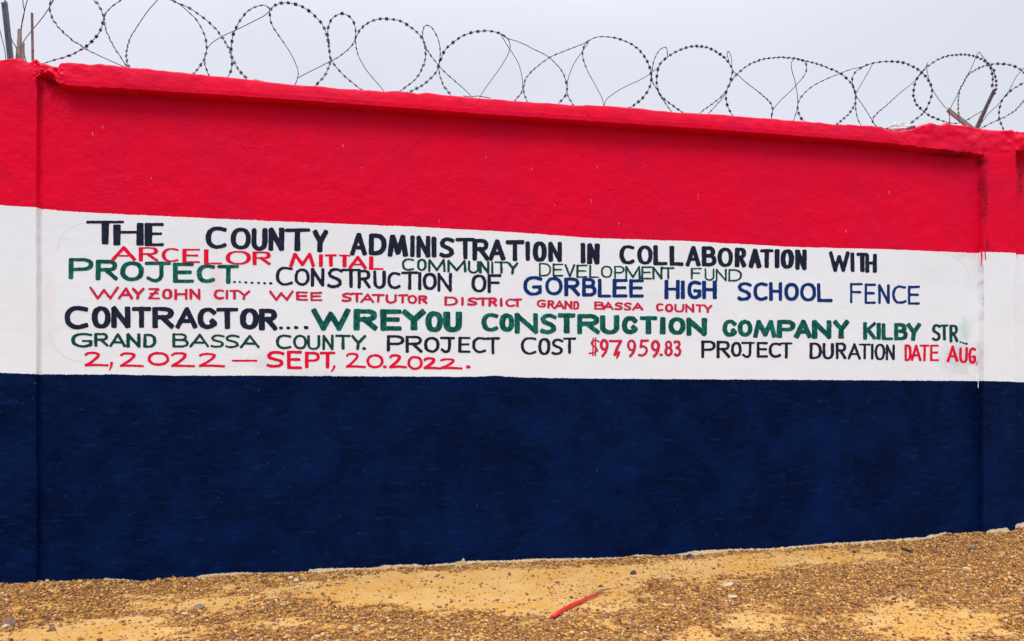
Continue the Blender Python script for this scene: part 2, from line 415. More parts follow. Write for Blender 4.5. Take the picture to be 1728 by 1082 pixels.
# ------------------------------------------------------------------ hand lettering
def arc(cx, cy, rx, ry, a0, a1, n=14, p=1.0):
    out = []
    for i in range(n + 1):
        a = R(a0 + (a1 - a0) * i / n)
        c, s = math.cos(a), math.sin(a)
        out.append((cx + rx * math.copysign(abs(c) ** p, c), cy + ry * math.copysign(abs(s) ** p, s)))
    return out
G = {
 'T': [[(0, 1), (1, 1)], [(.5, 1), (.5, 0)]],
 'H': [[(0, 1), (0, 0)], [(1, 1), (1, 0)], [(0, .52), (1, .52)]],
 'h': [[(0, .92), (0, 0)], [(1, 1), (1, 0)], [(0, .60), (1, .60)]],
 'E': [[(0, 1), (0, 0)], [(0, 1), (1, 1)], [(0, .53), (.88, .53)], [(0, 0), (1, 0)]],
 'F': [[(0, 1), (0, 0)], [(0, 1), (1, 1)], [(0, .55), (.85, .55)]],
 'L': [[(0, 1), (0, 0)], [(0, 0), (1, 0)]],
 'I': [[(.5, 1), (.5, 0)]],
 'C': [arc(.60, .5, .60, .5, 55, 310, 18, .9)[0:0] + [(1, .93)] + arc(.56, .5, .56, .5, 78, 288, 16, .9) + [(1, .10)]],
 'c': [[(.97, .82)] + arc(.52, .5, .52, .5, 62, 300, 16, .9) + [(.98, .2), (.82, .34)]],
 'G': [[(1, .92)] + arc(.54, .5, .54, .5, 74, 285, 16, .9) + [(.97, .12), (.97, .44)], [(.55, .44), (.97, .44)]],
 'O': [arc(.5, .5, .5, .5, 90, 450, 28, .88)],
 'U': [[(0, 1), (0, .38)] + arc(.5, .38, .5, .38, 180, 360, 12, .9) + [(1, .38), (1, 1)]],
 'N': [[(0, 0), (0, 1)], [(0, 1), (1, 0)], [(1, 0), (1, 1)]],
 'Y': [[(0, 1), (.48, .45)], [(1, 1), (.48, .45), (.42, 0)]],
 'y': [[(0, 1), (.5, .5)], [(1, 1), (.5, .5)], [(.5, .5), (.5, 0)]],
 'A': [[(0, 0), (.52, 1)], [(.52, 1), (1, 0)], [(.22, .32), (.82, .32)]],
 'D': [[(0, 1), (0, 0)], [(0, 1), (.35, 1)] + arc(.35, .5, .65, .5, 90, -90, 14, .85) + [(0, 0)]],
 'M': [[(0, 0), (.17, 1)], [(.17, 1), (.52, .12)], [(.52, .12), (.83, 1)], [(.83, 1), (1, 0)]],
 'm': [[(0, 0), (.02, 1)], [(.02, 1), (.5, .1)], [(.5, .1), (.96, 1)], [(.96, 1), (1, 0)]],
 'W': [[(0, 1), (.27, 0)], [(.27, 0), (.5, .78)], [(.5, .78), (.74, 0)], [(.74, 0), (1, 1)]],
 'V': [[(0, 1), (.5, 0)], [(.5, 0), (1, 1)]],
 'S': [[(1, .90), (.75, .985), (.45, 1), (.2, .93), (.07, .78), (.14, .62), (.4, .53), (.7, .45), (.9, .33), (.92, .17), (.75, .05), (.45, 0), (.2, .01), (0, .08)]],
 'R': [[(0, 1), (0, 0)], [(0, 1), (.5, 1)] + arc(.5, .76, .44, .24, 90, -90, 12, .85) + [(.05, .52)], [(.42, .52), (1, 0)]],
 'P': [[(0, 1), (0, 0)], [(0, 1), (.5, 1)] + arc(.5, .73, .5, .27, 90, -90, 12, .85) + [(.05, .46)]],
 'B': [[(0, 1), (0, 0)], [(0, 1), (.45, 1)] + arc(.45, .77, .42, .23, 90, -90, 12, .85) + [(.05, .54)], [(.4, .54)] + arc(.5, .27, .5, .27, 90, -90, 12, .85) + [(0, 0)]],
 'J': [[(0, 1), (1, 1)], [(.66, 1), (.66, .3), (.60, .1), (.44, 0), (.26, .02), (.06, .16)]],
 'K': [[(0, 1), (0, 0)], [(1, 1), (.05, .45)], [(.3, .6), (1, 0)]],
 'Z': [[(.05, 1), (.95, 1)], [(.95, 1), (.05, 0)], [(.05, 0), (1, 0)], [(.15, .52), (.9, .52)]],
 '2': [[(.02, .86), (.12, .97), (.32, 1.0), (.5, .97), (.6, .87), (.58, .72), (.45, .5), (.25, .25), (.02, .03)], [(.02, .03), (.5, .05), (1, .0)]],
 '0': [arc(.5, .5, .5, .5, 90, 450, 28, .95)],
 '3': [[(.05, .93), (.4, 1), (.8, .94), (.9, .78), (.7, .6), (.4, .55)], [(.4, .55), (.8, .5), (1, .3), (.85, .08), (.45, 0), (.1, .1)]],
 '5': [[(1, 1), (.3, 1)], [(.3, 1), (.2, .58), (.55, .62), (.85, .5), (.9, .3), (.7, .1), (.35, 0), (0, .02)]],
 '7': [[(0, 1), (1, 1)], [(1, 1), (.7, .55), (.42, 0)]],
 '8': [arc(.5, .77, .40, .23, 90, 450, 20), arc(.5, .27, .5, .27, 90, 450, 20)],
 '9': [arc(.5, .70, .45, .30, 0, 360, 22), [(.95, .70), (.92, .5), (.75, .25), (.3, 0)]],
 '$': [[(1, .80), (.7, .88), (.35, .84), (.2, .70), (.4, .55), (.75, .45), (.85, .28), (.55, .14), (.0, .12)], [(.42, 1), (.36, 0)], [(.66, 1), (.62, 0)]],
 '-': [[(0, .4), (1, .6)]],
}
def split(pl):
    """break a stroke at sharp corners so that each piece keeps its own width"""
    return [pl]
ZO = {'A': (80, 350, 3.73), 'B': (440, 360, 3.865), 'C': (800, 380, 4.1625), 'D': (1160, 390, 4.51), 'E': (1400, 400, 4.509)}
class Word:
    def __init__(self): self.segs = []          # ax, ay, bx, by, half width a, half width b, end flag a, end flag b
    def letter(self, ch, x0, x1, y0, y1, wv, wh, sq):
        if ch == '$': wv, wh = wv * .6, wh * .6
        sp = 1 + .08 * random.uniform(-1, 1)
        wv, wh = wv * sp, wh * (1 + .08 * random.uniform(-1, 1))
        ix, iy = wv / 2, wh / 2
        if ch == 'I': ix = (x1 - x0) / 2 - .01
        ax, bx = x0 + ix, x1 - ix
        if ch in 'AVYyWMK27': ay, by = y1 - (wv * .42 + iy) / 2, y0 + (wv * .42 + iy) / 2
        else: ay, by = y1 - iy, y0 + iy
        lean = random.uniform(-.012, .012)
        for pl in G[ch]:
            pts = [(ax + (u + lean * (v - .5)) * (bx - ax) + random.uniform(-.25, .25), ay + v * (by - ay) + random.uniform(-.25, .25)) for u, v in pl]
            n = len(pts)
            f0, f1 = 1 + random.uniform(-.10, .08), 1 + random.uniform(-.10, .10)
            closed = (abs(pts[0][0] - pts[-1][0]) + abs(pts[0][1] - pts[-1][1])) < 2.5 and n > 8
            hw = []
            for i in range(n):
                a, b = pts[max(i - 1, 0)], pts[min(i + 1, n - 1)]
                if closed and i in (0, n - 1): a, b = pts[-2], pts[1]
                dx, dy = abs(b[0] - a[0]), abs(b[1] - a[1])
                s = dy / (math.hypot(dx, dy) + 1e-6)
                hw.append(.485 * (wh + (wv - wh) * s ** 1.3) * (f0 + (f1 - f0) * i / max(n - 1, 1)))
            for i in range(n - 1):
                self.segs.append((*pts[i], *pts[i + 1], hw[i], hw[i + 1],
                    0 if closed or i else (1 if sq else -1) * max(1, hw[0] / (wh * .5)), 0 if closed or i < n - 2 else (1 if sq else -1) * max(1, hw[n - 1] / (wh * .5))))
    def dot(self, x, y, r):
        self.segs.append((x - r * .35, y, x + r * .35, y + .15, r * .9, r * .8, False, False))
    def stroke(self, pts, w0, w1):
        n = len(pts)
        for i in range(n - 1):
            self.segs.append((*pts[i], *pts[i + 1], .5 * (w0 + (w1 - w0) * i / (n - 1)), .5 * (w0 + (w1 - w0) * (i + 1) / (n - 1)), False, False))
    def build(self, name, mat, parent, lift=.0016, step=.42, rough=.38, yplane=0.0, swl=True, seed=0):
        S = np.array(self.segs, float)
        pad = 2 + S[:, 4:6].max()
        x0, x1 = min(S[:, 0].min(), S[:, 2].min()) - pad, max(S[:, 0].max(), S[:, 2].max()) + pad
        y0, y1 = min(S[:, 1].min(), S[:, 3].min()) - pad, max(S[:, 1].max(), S[:, 3].max()) + pad
        gx, gy = np.arange(x0, x1, step), np.arange(y0, y1, step)
        sd = np.full((len(gx), len(gy)), 9.0)
        for ax, ay, bx, by, ha, hb, ea, eb in S:
            m = max(ha, hb) + 2
            i0, i1 = np.searchsorted(gx, [min(ax, bx) - m, max(ax, bx) + m])
            j0, j1 = np.searchsorted(gy, [min(ay, by) - m, max(ay, by) + m])
            px, py = gx[i0:i1, None], gy[None, j0:j1]
            L = math.hypot(bx - ax, by - ay) + 1e-6
            ux, uy = (bx - ax) / L, (by - ay) / L
            t = (px - ax) * ux + (py - ay) * uy
            v = np.abs(-(px - ax) * uy + (py - ay) * ux)
            tc = np.clip(t, 0, L)
            hw = ha + (hb - ha) * tc / L
            e = np.abs(t - tc)
            d2 = np.hypot(v, e) - hw
            if ea or eb:
                for flag, beyond in ((ea, t < 0), (eb, t > L)):
                    if flag:                                             # a brush end no longer than the level strokes are thick
                        pw = 4 if flag > 0 else 2.6
                        d2 = np.where(beyond, (v ** pw + (e * abs(flag)) ** pw) ** (1 / pw) - hw, d2)
            sd[i0:i1, j0:j1] = np.minimum(sd[i0:i1, j0:j1], d2)
        sd = sd + rough * (.7 * vn(gx[:, None] / 4.2, gy[None, :] / 4.2, 60 + seed) + .5 * vn(gx[:, None] / 1.6, gy[None, :] / 1.6, 61 + seed))
        V, Fc = [], []
        def px_quad(a, b, c, d):
            k = len(V); V.extend((a, b, c, d)); Fc.append((k, k + 1, k + 2, k + 3))
        ins = sd < 0
        c4 = ins[:-1, :-1] & ins[1:, :-1] & ins[1:, 1:] & ins[:-1, 1:]
        anyc = ins[:-1, :-1] | ins[1:, :-1] | ins[1:, 1:] | ins[:-1, 1:]
        for j in range(c4.shape[1]):
            col = c4[:, j]
            if not col.any(): continue
            w = np.flatnonzero(col)
            runs = np.split(w, np.flatnonzero(np.diff(w) > 1) + 1)
            for r in runs:
                for s in range(0, len(r), 14):
                    a, b = gx[r[s]], gx[r[min(s + 13, len(r) - 1)] + 1]
                    px_quad((a, gy[j]), (b, gy[j]), (b, gy[j + 1]), (a, gy[j + 1]))
        for i, j in np.argwhere(anyc & ~c4):
            cs = ((i, j), (i + 1, j), (i + 1, j + 1), (i, j + 1))
            poly = []
            for q in range(4):
                p0, p1 = cs[q], cs[(q + 1) % 4]
                d0, d1 = sd[p0], sd[p1]
                if d0 < 0: poly.append((gx[p0[0]], gy[p0[1]]))
                if (d0 < 0) != (d1 < 0):
                    t = d0 / (d0 - d1)
                    poly.append((gx[p0[0]] + t * (gx[p1[0]] - gx[p0[0]]), gy[p0[1]] + t * (gy[p1[1]] - gy[p0[1]])))
            if len(poly) >= 3:
                k = len(V); V.extend(poly); Fc.append(tuple(range(k, k + len(poly))))
        V = np.array(V)
        Xw, Zw = on_wall(V[:, 0], V[:, 1], yplane)
        Yw = yplane + (swell(Xw, Zw) if swl else 0) - lift
        W = np.stack([Xw, Yw + 0 * Xw, Zw], -1)
        Fc = [f[::-1] for f in Fc]
        return mesh_obj(name, W, Fc, mat, parent, True)

NAVY = paint_material('navy lettering paint', (.011, .015, .034), (.024, .032, .060), .6)
GREEN = paint_material('green lettering paint', (.004, .064, .054), (.012, .20, .15), .9)
DKGREEN = paint_material('dark green lettering paint', (.006, .050, .044), (.006, .105, .080), .6)
CRED = paint_material('red lettering paint', (.76, .006, .040), (.68, .010, .06), .5)
DRED = paint_material('crimson lettering paint', (.62, .020, .065), (.50, .022, .07), .6)
ROYAL = paint_material('royal blue lettering paint', (.006, .028, .145), (.007, .045, .235), .6)
COLN = {id(NAVY): 'navy', id(GREEN): 'green', id(DKGREEN): 'thin dark green', id(CRED): 'red', id(DRED): 'crimson', id(ROYAL): 'royal blue'}
# word: zoom, paint, stroke width upright, stroke width level, square ends, letters (char x0 x1 y0 y1), dots (x y r)
WORDS = [
 ('A', NAVY, 50, 19, 1, [('T', 230, 498, 84, 233), ('h', 413, 608, 98, 240), ('E', 610, 748, 98, 244)], []),
 ('B', NAVY, 37, 22, 0, [('C', -42, 98, 98, 243)] and [('C', -46, 97, 85, 238), ('O', 118, 250, 95, 243)] and [], []),
 ('A', NAVY, 36, 24, 0, [('C', 995, 1134, 120, 262), ('O', 1153, 1282, 128, 266), ('U', 1283, 1386, 130, 274), ('N', 1390, 1492, 128, 275), ('T', 1487, 1661, 132, 277), ('Y', 1666, 1772, 142, 286)], []),
 ('B', NAVY, 33, 26, 0, [('A', 580, 694, 128, 276), ('D', 705, 820, 133, 274), ('M', 826, 962, 140, 285), ('I', 972, 1006, 145, 286), ('N', 1014, 1106, 148, 290), ('I', 1113, 1146, 152, 290), ('S', 1160, 1268, 156, 291), ('T', 1266, 1402, 160, 300), ('R', 1380, 1492, 165, 308), ('A', 1484, 1598, 172, 310), ('T', 1594, 1722, 175, 312), ('I', 1724, 1758, 182, 310), ('O', 1772, 1866, 184, 317), ('N', 1874, 1965, 186, 317)], []),
 ('C', NAVY, 34, 26, 0, [('I', 748, 782, 125, 270), ('N', 794, 882, 128, 276)], []),
 ('C', NAVY, 34, 24, 0, [('C', 1020, 1132, 140, 276), ('O', 1145, 1256, 142, 278), ('L', 1258, 1366, 140, 283), ('L', 1372, 1476, 144, 286), ('A', 1484, 1592, 148, 290), ('B', 1600, 1704, 149, 290), ('O', 1709, 1820, 158, 294), ('R', 1830, 1916, 158, 296), ('A', 1926, 2020, 166, 303), ('T', 2002, 2110, 168, 302), ('I', 2112, 2146, 168, 302), ('O', 2152, 2247, 170, 306), ('N', 2255, 2338, 172, 315)], []),
 ('E', NAVY, 33, 24, 0, [('W', -8, 152, 110, 265), ('I', 156, 190, 118, 266), ('T', 196, 298, 120, 268), ('H', 270, 360, 128, 274)], []),
 ('A', CRED, 27, 11, 1, [('A', 395, 562, 244, 338), ('R', 575, 704, 250, 340), ('C', 718, 834, 256, 345), ('E', 850, 968, 260, 350), ('L', 985, 1108, 264, 358), ('O', 1122, 1282, 274, 360), ('R', 1290, 1412, 278, 363)], []),
 ('B', CRED, 27, 12, 1, [('M', 185, 356, 258, 353), ('I', 374, 410, 268, 351), ('T', 412, 504, 268, 350), ('T', 500, 594, 270, 352), ('A', 566, 696, 278, 366), ('L', 705, 810, 280, 369)], []),
 ('B', DKGREEN, 17, 13, 0, [('C', 920, 1002, 294, 376), ('O', 1018, 1082, 297, 376), ('m', 1090, 1206, 300, 383), ('m', 1215, 1342, 305, 386), ('U', 1350, 1426, 310, 393), ('N', 1424, 1492, 312, 394), ('I', 1501, 1518, 315, 394), ('T', 1522, 1616, 314, 395), ('Y', 1610, 1682, 318, 400)], []),
 ('C', DKGREEN, 15, 12, 0, [('D', 455, 542, 266, 361), ('E', 550, 628, 270, 362), ('V', 633, 712, 274, 367), ('E', 718, 800, 278, 370), ('L', 808, 884, 281, 371), ('O', 890, 972, 284, 371), ('P', 983, 1057, 286, 376), ('m', 1060, 1170, 288, 379), ('E', 1173, 1250, 290, 381), ('N', 1252, 1324, 292, 381), ('T', 1317, 1410, 296, 381)], []),
 ('D', DKGREEN, 16, 12, 0, [('F', 25, 110, 280, 369), ('U', 130, 208, 284, 379), ('N', 215, 300, 288, 381), ('D', 310, 416, 290, 384)], []),
 ('A', GREEN, 30, 23, 0, [('P', 132, 290, 318, 453), ('R', 303, 447, 329, 460), ('O', 458, 607, 340, 464), ('J', 610, 780, 342, 473), ('E', 790, 927, 348, 476), ('C', 940, 1060, 358, 476), ('T', 1066, 1210, 362, 481)], []),
 ('A', NAVY, 10, 8, 0, [], [(1178, 470, 8), (1212, 470, 7), (1250, 472, 8), (1288, 474, 8), (1330, 475, 8), (1368, 477, 8), (1406, 478, 9)]),
 ('B', NAVY, 23, 18, 0, [('C', 97, 214, 348, 473), ('O', 220, 320, 360, 473), ('N', 327, 416, 357, 479), ('S', 432, 536, 357, 489), ('T', 520, 657, 361, 486), ('R', 630, 720, 368, 491), ('U', 732, 817, 374, 493), ('C', 824, 914, 382, 496), ('T', 914, 1030, 379, 499), ('I', 1026, 1047, 384, 502), ('O', 1056, 1148, 388, 501), ('N', 1151, 1248, 388, 513)], []),
 ('B', NAVY, 23, 18, 0, [('O', 1373, 1473, 399, 516), ('F', 1478, 1572, 397, 521)], []),
 ('C', ROYAL, 28, 24, 0, [('G', 344, 482, 357, 497), ('O', 498, 622, 363, 494), ('R', 632, 747, 368, 500), ('B', 757, 862, 370, 502), ('L', 867, 967, 376, 509), ('E', 971, 1084, 377, 509), ('E', 1087, 1197, 380, 510)], []),
 ('C', ROYAL, 28, 22, 0, [('H', 1336, 1447, 384, 520), ('I', 1452, 1482, 387, 519), ('G', 1498, 1597, 390, 520), ('H', 1601, 1706, 389, 521)], []),
 ('D', ROYAL, 29, 25, 0, [('S', 376, 492, 387, 532), ('C', 501, 612, 390, 532), ('H', 621, 721, 388, 532), ('O', 736, 848, 393, 532), ('O', 856, 980, 393, 537), ('L', 984, 1104, 397, 541)], []),
 ('E', ROYAL, 21, 18, 0, [('F', 154, 252, 349, 504), ('E', 264, 352, 354, 509), ('N', 368, 456, 360, 509), ('C', 474, 584, 368, 510), ('E', 594, 687, 371, 516)], []),
 ('A', DRED, 19, 14, 0, [('W', 262, 450, 498, 581), ('A', 443, 542, 503, 580), ('Y', 530, 614, 506, 581), ('Z', 628, 710, 508, 580), ('O', 721, 787, 513, 580), ('H', 799, 884, 513, 582), ('N', 893, 966, 513, 582)], []),
 ('A', DRED, 18, 13, 0, [('C', 1046, 1116, 516, 581), ('I', 1120, 1140, 520, 581), ('T', 1143, 1212, 520, 582), ('Y', 1203, 1280, 523, 584)], []),
 ('B', DRED, 18, 14, 0, [('W', 52, 217, 503, 572), ('E', 230, 312, 510, 571), ('E', 324, 404, 513, 573)], []),
 ('B', DRED, 18, 14, 0, [('S', 524, 600, 518, 579), ('T', 588, 667, 519, 582), ('A', 648, 742, 523, 585), ('T', 723, 810, 526, 584), ('U', 814, 887, 528, 590), ('T', 888, 964, 528, 590), ('O', 957, 1020, 533, 591), ('R', 1026, 1090, 534, 593)], []),
 ('B', DRED, 18, 14, 0, [('D', 1197, 1287, 543, 604), ('I', 1305, 1327, 546, 604), ('S', 1344, 1417, 548, 604), ('T', 1410, 1488, 549, 606), ('R', 1484, 1544, 549, 608), ('I', 1558, 1578, 552, 609), ('C', 1594, 1662, 555, 612), ('T', 1642, 1706, 556, 613)], []),
 ('C', DRED, 17, 14, 0, [('G', 439, 507, 523, 580), ('R', 514, 567, 527, 586), ('A', 560, 637, 528, 590), ('N', 634, 692, 531, 592), ('D', 694, 740, 533, 594)], []),
 ('C', DRED, 17, 13, 0, [('B', 843, 917, 535, 594), ('A', 903, 982, 538, 597), ('S', 984, 1047, 541, 597), ('S', 1049, 1110, 543, 600), ('A', 1108, 1190, 543, 600)], []),
 ('C', DRED, 17, 13, 0, [('C', 1277, 1332, 548, 605), ('O', 1341, 1400, 552, 612), ('U', 1407, 1477, 553, 614), ('N', 1481, 1547, 554, 614), ('T', 1553, 1616, 556, 615), ('Y', 1612, 1673, 559, 618)], []),
 ('A', NAVY, 37, 28, 1, [('C', 107, 260, 620, 768), ('O', 278, 400, 623, 763), ('N', 401, 523, 624, 760), ('T', 528, 657, 624, 758), ('R', 658, 803, 627, 762), ('A', 803, 947, 630, 764), ('c', 944, 1070, 630, 766), ('T', 1058, 1207, 632, 766), ('O', 1211, 1332, 636, 769), ('R', 1331, 1452, 638, 775)], []),
 ('B', NAVY, 10, 8, 0, [], [(133, 748, 11), (180, 748, 11), (232, 746, 12), (297, 745, 13)]),
 ('B', GREEN, 42, 32, 1, [('W', 328, 588, 620, 764), ('R', 604, 767, 624, 764), ('E', 777, 926, 627, 766), ('y', 918, 1080, 628, 766), ('O', 1074, 1190, 638, 776), ('U', 1190, 1314, 641, 776)], []),
 ('C', GREEN, 39, 31, 1, [('C', 49, 176, 616, 750), ('O', 178, 284, 620, 750), ('N', 284, 450, 618, 763), ('S', 460, 584, 620, 766), ('T', 583, 717, 618, 760), ('R', 723, 887, 624, 767), ('U', 884, 1020, 633, 767), ('c', 1038, 1152, 638, 767), ('T', 1158, 1292, 638, 767), ('I', 1299, 1352, 646, 767), ('O', 1363, 1487, 646, 771), ('N', 1488, 1637, 652, 777)], []),
 ('D', GREEN, 40, 30, 1, [('c', 264, 377, 673, 806), ('O', 380, 494, 676, 804), ('M', 498, 677, 678, 814), ('P', 680, 822, 676, 814), ('A', 808, 947, 678, 817), ('N', 944, 1097, 679, 820), ('y', 1104, 1233, 678, 821)], []),
 ('E', GREEN, 32, 25, 1, [('K', 254, 354, 648, 782), ('I', 354, 389, 653, 782), ('L', 391, 484, 656, 786), ('B', 486, 592, 656, 787), ('Y', 582, 697, 656, 790)], []),
 ('E', DKGREEN, 25, 18, 0, [('S', 773, 847, 663, 792), ('T', 836, 907, 666, 787), ('R', 908, 978, 668, 802)], [(993, 800, 8), (1015, 806, 8), (1038, 812, 9)]),
 ('A', DKGREEN, 22, 14, 0, [('G', 149, 287, 790, 882), ('R', 294, 387, 790, 877), ('A', 386, 497, 793, 880), ('N', 496, 587, 793, 883), ('D', 603, 687, 796, 884)], []),
 ('A', DKGREEN, 18, 14, 0, [('B', 787, 890, 793, 882), ('A', 893, 1022, 796, 882), ('S', 1026, 1118, 800, 884), ('S', 1116, 1212, 801, 886), ('A', 1210, 1337, 803, 888)], []),
 ('B', DKGREEN, 20, 14, 0, [('C', 99, 203, 791, 887), ('O', 212, 302, 793, 887), ('U', 302, 390, 796, 892), ('N', 401, 477, 793, 893), ('T', 483, 592, 793, 890), ('Y', 586, 692, 793, 893)], [(675, 882, 11)]),
 ('B', NAVY, 22, 16, 0, [('P', 821, 937, 795, 902), ('R', 944, 1057, 798, 910), ('O', 1064, 1167, 806, 910), ('J', 1166, 1270, 806, 911), ('E', 1287, 1372, 806, 910), ('C', 1377, 1474, 806, 913), ('T', 1466, 1562, 808, 918)], []),
 ('C', NAVY, 22, 16, 0, [('C', 327, 442, 786, 910), ('O', 449, 537, 793, 912), ('S', 540, 630, 796, 913), ('T', 620, 720, 790, 903)], []),
 ('C', DRED, 21, 18, 0, [('$', 803, 882, 788, 920), ('9', 880, 947, 798, 927), ('7', 943, 1042, 806, 920), ('9', 1070, 1142, 803, 930), ('5', 1147, 1230, 803, 924), ('9', 1238, 1310, 806, 932), ('8', 1334, 1397, 809, 922), ('3', 1397, 1457, 806, 927)], [(1313, 911, 11)]),
 ('D', NAVY, 24, 19, 0, [('P', 104, 214, 833, 966), ('R', 219, 327, 836, 967), ('O', 329, 412, 843, 957), ('J', 406, 517, 842, 967), ('E', 527, 614, 843, 964), ('C', 617, 717, 847, 966), ('T', 698, 804, 846, 969)], []),
 ('D', NAVY, 23, 18, 0, [('D', 927, 1022, 849, 974), ('U', 1024, 1114, 853, 977), ('R', 1126, 1212, 848, 976)], []),
 ('E', NAVY, 19, 16, 0, [('A', 136, 237, 810, 932), ('T', 218, 314, 810, 931), ('I', 313, 333, 813, 933), ('O', 341, 422, 813, 937), ('N', 424, 494, 818, 937)], []),
 ('E', CRED, 20, 16, 0, [('D', 567, 622, 818, 944), ('A', 613, 697, 820, 944), ('T', 678, 762, 818, 945), ('E', 760, 832, 820, 945)], []),
 ('E', CRED, 21, 17, 0, [('A', 888, 977, 826, 952), ('U', 983, 1050, 838, 960), ('G', 1053, 1113, 840, 966)], []),
 ('A', CRED, 20, 15, 0, [('2', 228, 388, 908, 1003)], []),
 ('A', CRED, 20, 15, 0, [('2', 450, 612, 910, 1007), ('0', 630, 768, 910, 997), ('2', 773, 934, 910, 1008), ('2', 948, 1123, 913, 1008)], []),
 ('A', CRED, 14, 12, 0, [('-', 1158, 1322, 956, 974)], []),
 ('B', CRED, 24, 17, 0, [('S', 34, 157, 898, 1007), ('E', 170, 272, 897, 1017), ('P', 288, 387, 903, 1011), ('T', 380, 492, 903, 1012)], []),
 ('B', CRED, 20, 16, 0, [('2', 552, 687, 908, 1010), ('0', 688, 802, 918, 1012)], [(810, 1001, 11)]),
 ('B', CRED, 20, 16, 0, [('2', 833, 957, 918, 1013), ('0', 956, 1057, 930, 1022), ('2', 1056, 1180, 938, 1020), ('2', 1163, 1322, 943, 1020)], [(1355, 1002, 13)]),
]
COMMAS = {40: None}
EXTRA = {  # commas: zoom, points, width at start and end, matched to the word whose zoom letters they follow
 '7': ('C', [(1016, 895), (1012, 912), (1003, 932)], 22, 12), 'G': ('E', [(1124, 950), (1120, 961), (1112, 973)], 13, 8),
 'a2': ('A', [(404, 980), (402, 998), (392, 1022)], 20, 9), 'PT': ('B', [(480, 1000), (474, 1016), (460, 1032)], 16, 10)}
for wi, (zk, mat, wv, wh, sq, letters, dots) in enumerate(WORDS):
    if not letters and not dots: continue
    ox, oy, sc = ZO[zk]
    w = Word()
    for ch, a, b, c, d in letters:
        w.letter(ch, ox + a / sc, ox + b / sc, oy + c / sc, oy + d / sc, wv / sc, wh / sc, sq)
    for x, y, r in dots:
        w.dot(ox + x / sc, oy + y / sc, r / sc)
    s = ''.join(l[0] for l in letters)
    key = {'$979598' '3': '7', 'AUG': 'G', '2': 'a2', 'SEPT': 'PT'}.get(s)
    if key:
        z2, pts, a, b = EXTRA[key]; o2x, o2y, s2 = ZO[z2]
        w.stroke([(o2x + p / s2, o2y + q / s2) for p, q in pts], a / s2, b / s2)
    ob = w.build('painted_dots' if not letters else 'painted_word', mat, wall, seed=wi)
    ob['label'] = 'hand painted %s %s on the white band' % (COLN[id(mat)], 'dots' if not letters else 'capitals' if s.isalpha() else 'figures')

# paint runs below the band edges beside the right pillar
dr = Word()
dr.stroke([(1655.5, 424), (1656, 436), (1655.5, 449)], 3.2, 1.6); dr.stroke([(1661.5, 424), (1663, 438)], 2.0, 1.0); dr.stroke([(1716, 428), (1716, 436)], 1.6, .8)
dr.build('paint_drip', CRED, wall, .004, .3, .3, -.053, False)
GREYP = plain_material('grey paint run', (.42, .40, .41), (.62, .58, .58), .6)
dr = Word()
for y in range(448, 530, 9):
    dr.stroke([(1658 + random.uniform(-1, 1), y), (1658.5 + random.uniform(-1, 1), y + random.uniform(3, 7))], 1.4, .8)
dr.build('paint_drip', GREYP, wall, .004, .3, .5, -.053, False)
WHITEP = plain_material('white paint run', (.78, .76, .75), (.83, .81, .8), .6)
dr = Word()
dr.stroke([(1650, 641), (1650, 655)], 1.8, .8)
dr.build('paint_drip', WHITEP, wall, .004, .3, .3, -.02, False)
# streaks of falling rain, drawn as pale marks on the red and blue
RAIN_STREAK = plain_material('pale rain streak', (.70, .10, .16), (.72, .32, .38), .6)
RAIN_STREAKB = plain_material('pale blue rain streak', (.008, .022, .075), (.03, .055, .13), .6)
fr, fb = Word(), Word()
for i in range(15):
    x = random.uniform(90, 1630); a = 190 + (x - 90) * .07; y = random.uniform(a + 10, a + 150)
    l = random.choice((2, 3, 4, 6, 9)); fr.stroke([(x, y), (x + random.uniform(-1.0, .4), y + l)], random.uniform(.7, 1.1), .5)
for i in range(16):
    x, y = random.uniform(90, 1630), random.uniform(655, 880)
    l = random.choice((1.2, 1.5, 2, 3, 4, 7))
    if random.random() < 2: fb.stroke([(x, y), (x + random.uniform(-.6, .6), y + l)], random.uniform(.7, 1.2), .5)
    else: fb.stroke([(x, y), (x + 3 * l, y - l * random.uniform(.2, .8)), (x + 4.5 * l, y - l * random.uniform(.4, .8))], .9, .4)
for w, m_ in ((fr, RAIN_STREAK), (fb, RAIN_STREAKB)):
    o = w.build('rain_streaks', m_, wall, .0016, .3, .2)
    o['kind'] = 'stuff'

# ------------------------------------------------------------------ ground and gravel
def ground_z(X, Y):
    b = zbase(X)
    d = np.maximum(-Y, 0)
    near = np.exp(-d / .12)
    und = .016 * vn(X * .9, Y * 1.4, 71) + .008 * vn(X * 2.7, Y * 3.3, 72) + .004 * vn(X * 8, Y * 9, 73)
    far = 1 / (1 + (np.maximum(np.abs(X) + d - 14, 0) / 20))
    return b - .004 + und * sst(0, .35, d) * far + .006 * near * vn(X * 9, Y * 9, 74) - .012 * sst(.1, .5, d)
gx = np.concatenate([-np.geomspace(400, 3.2, 22), np.arange(-3.0, 7.6, .022), np.geomspace(8, 400, 22)])
gy = np.concatenate([-np.geomspace(400, 5.6, 18), np.arange(-5.4, .06, .022), [.2, 1, 5, 20, 100, 400]])
GX, GY = np.meshgrid(gx, gy, indexing='ij')
GZ = ground_z(GX, GY)
ids = np.arange(GX.size).reshape(GX.shape)
q = np.stack([ids[:-1, :-1], ids[1:, :-1], ids[1:, 1:], ids[:-1, 1:]], -1).reshape(-1, 4)

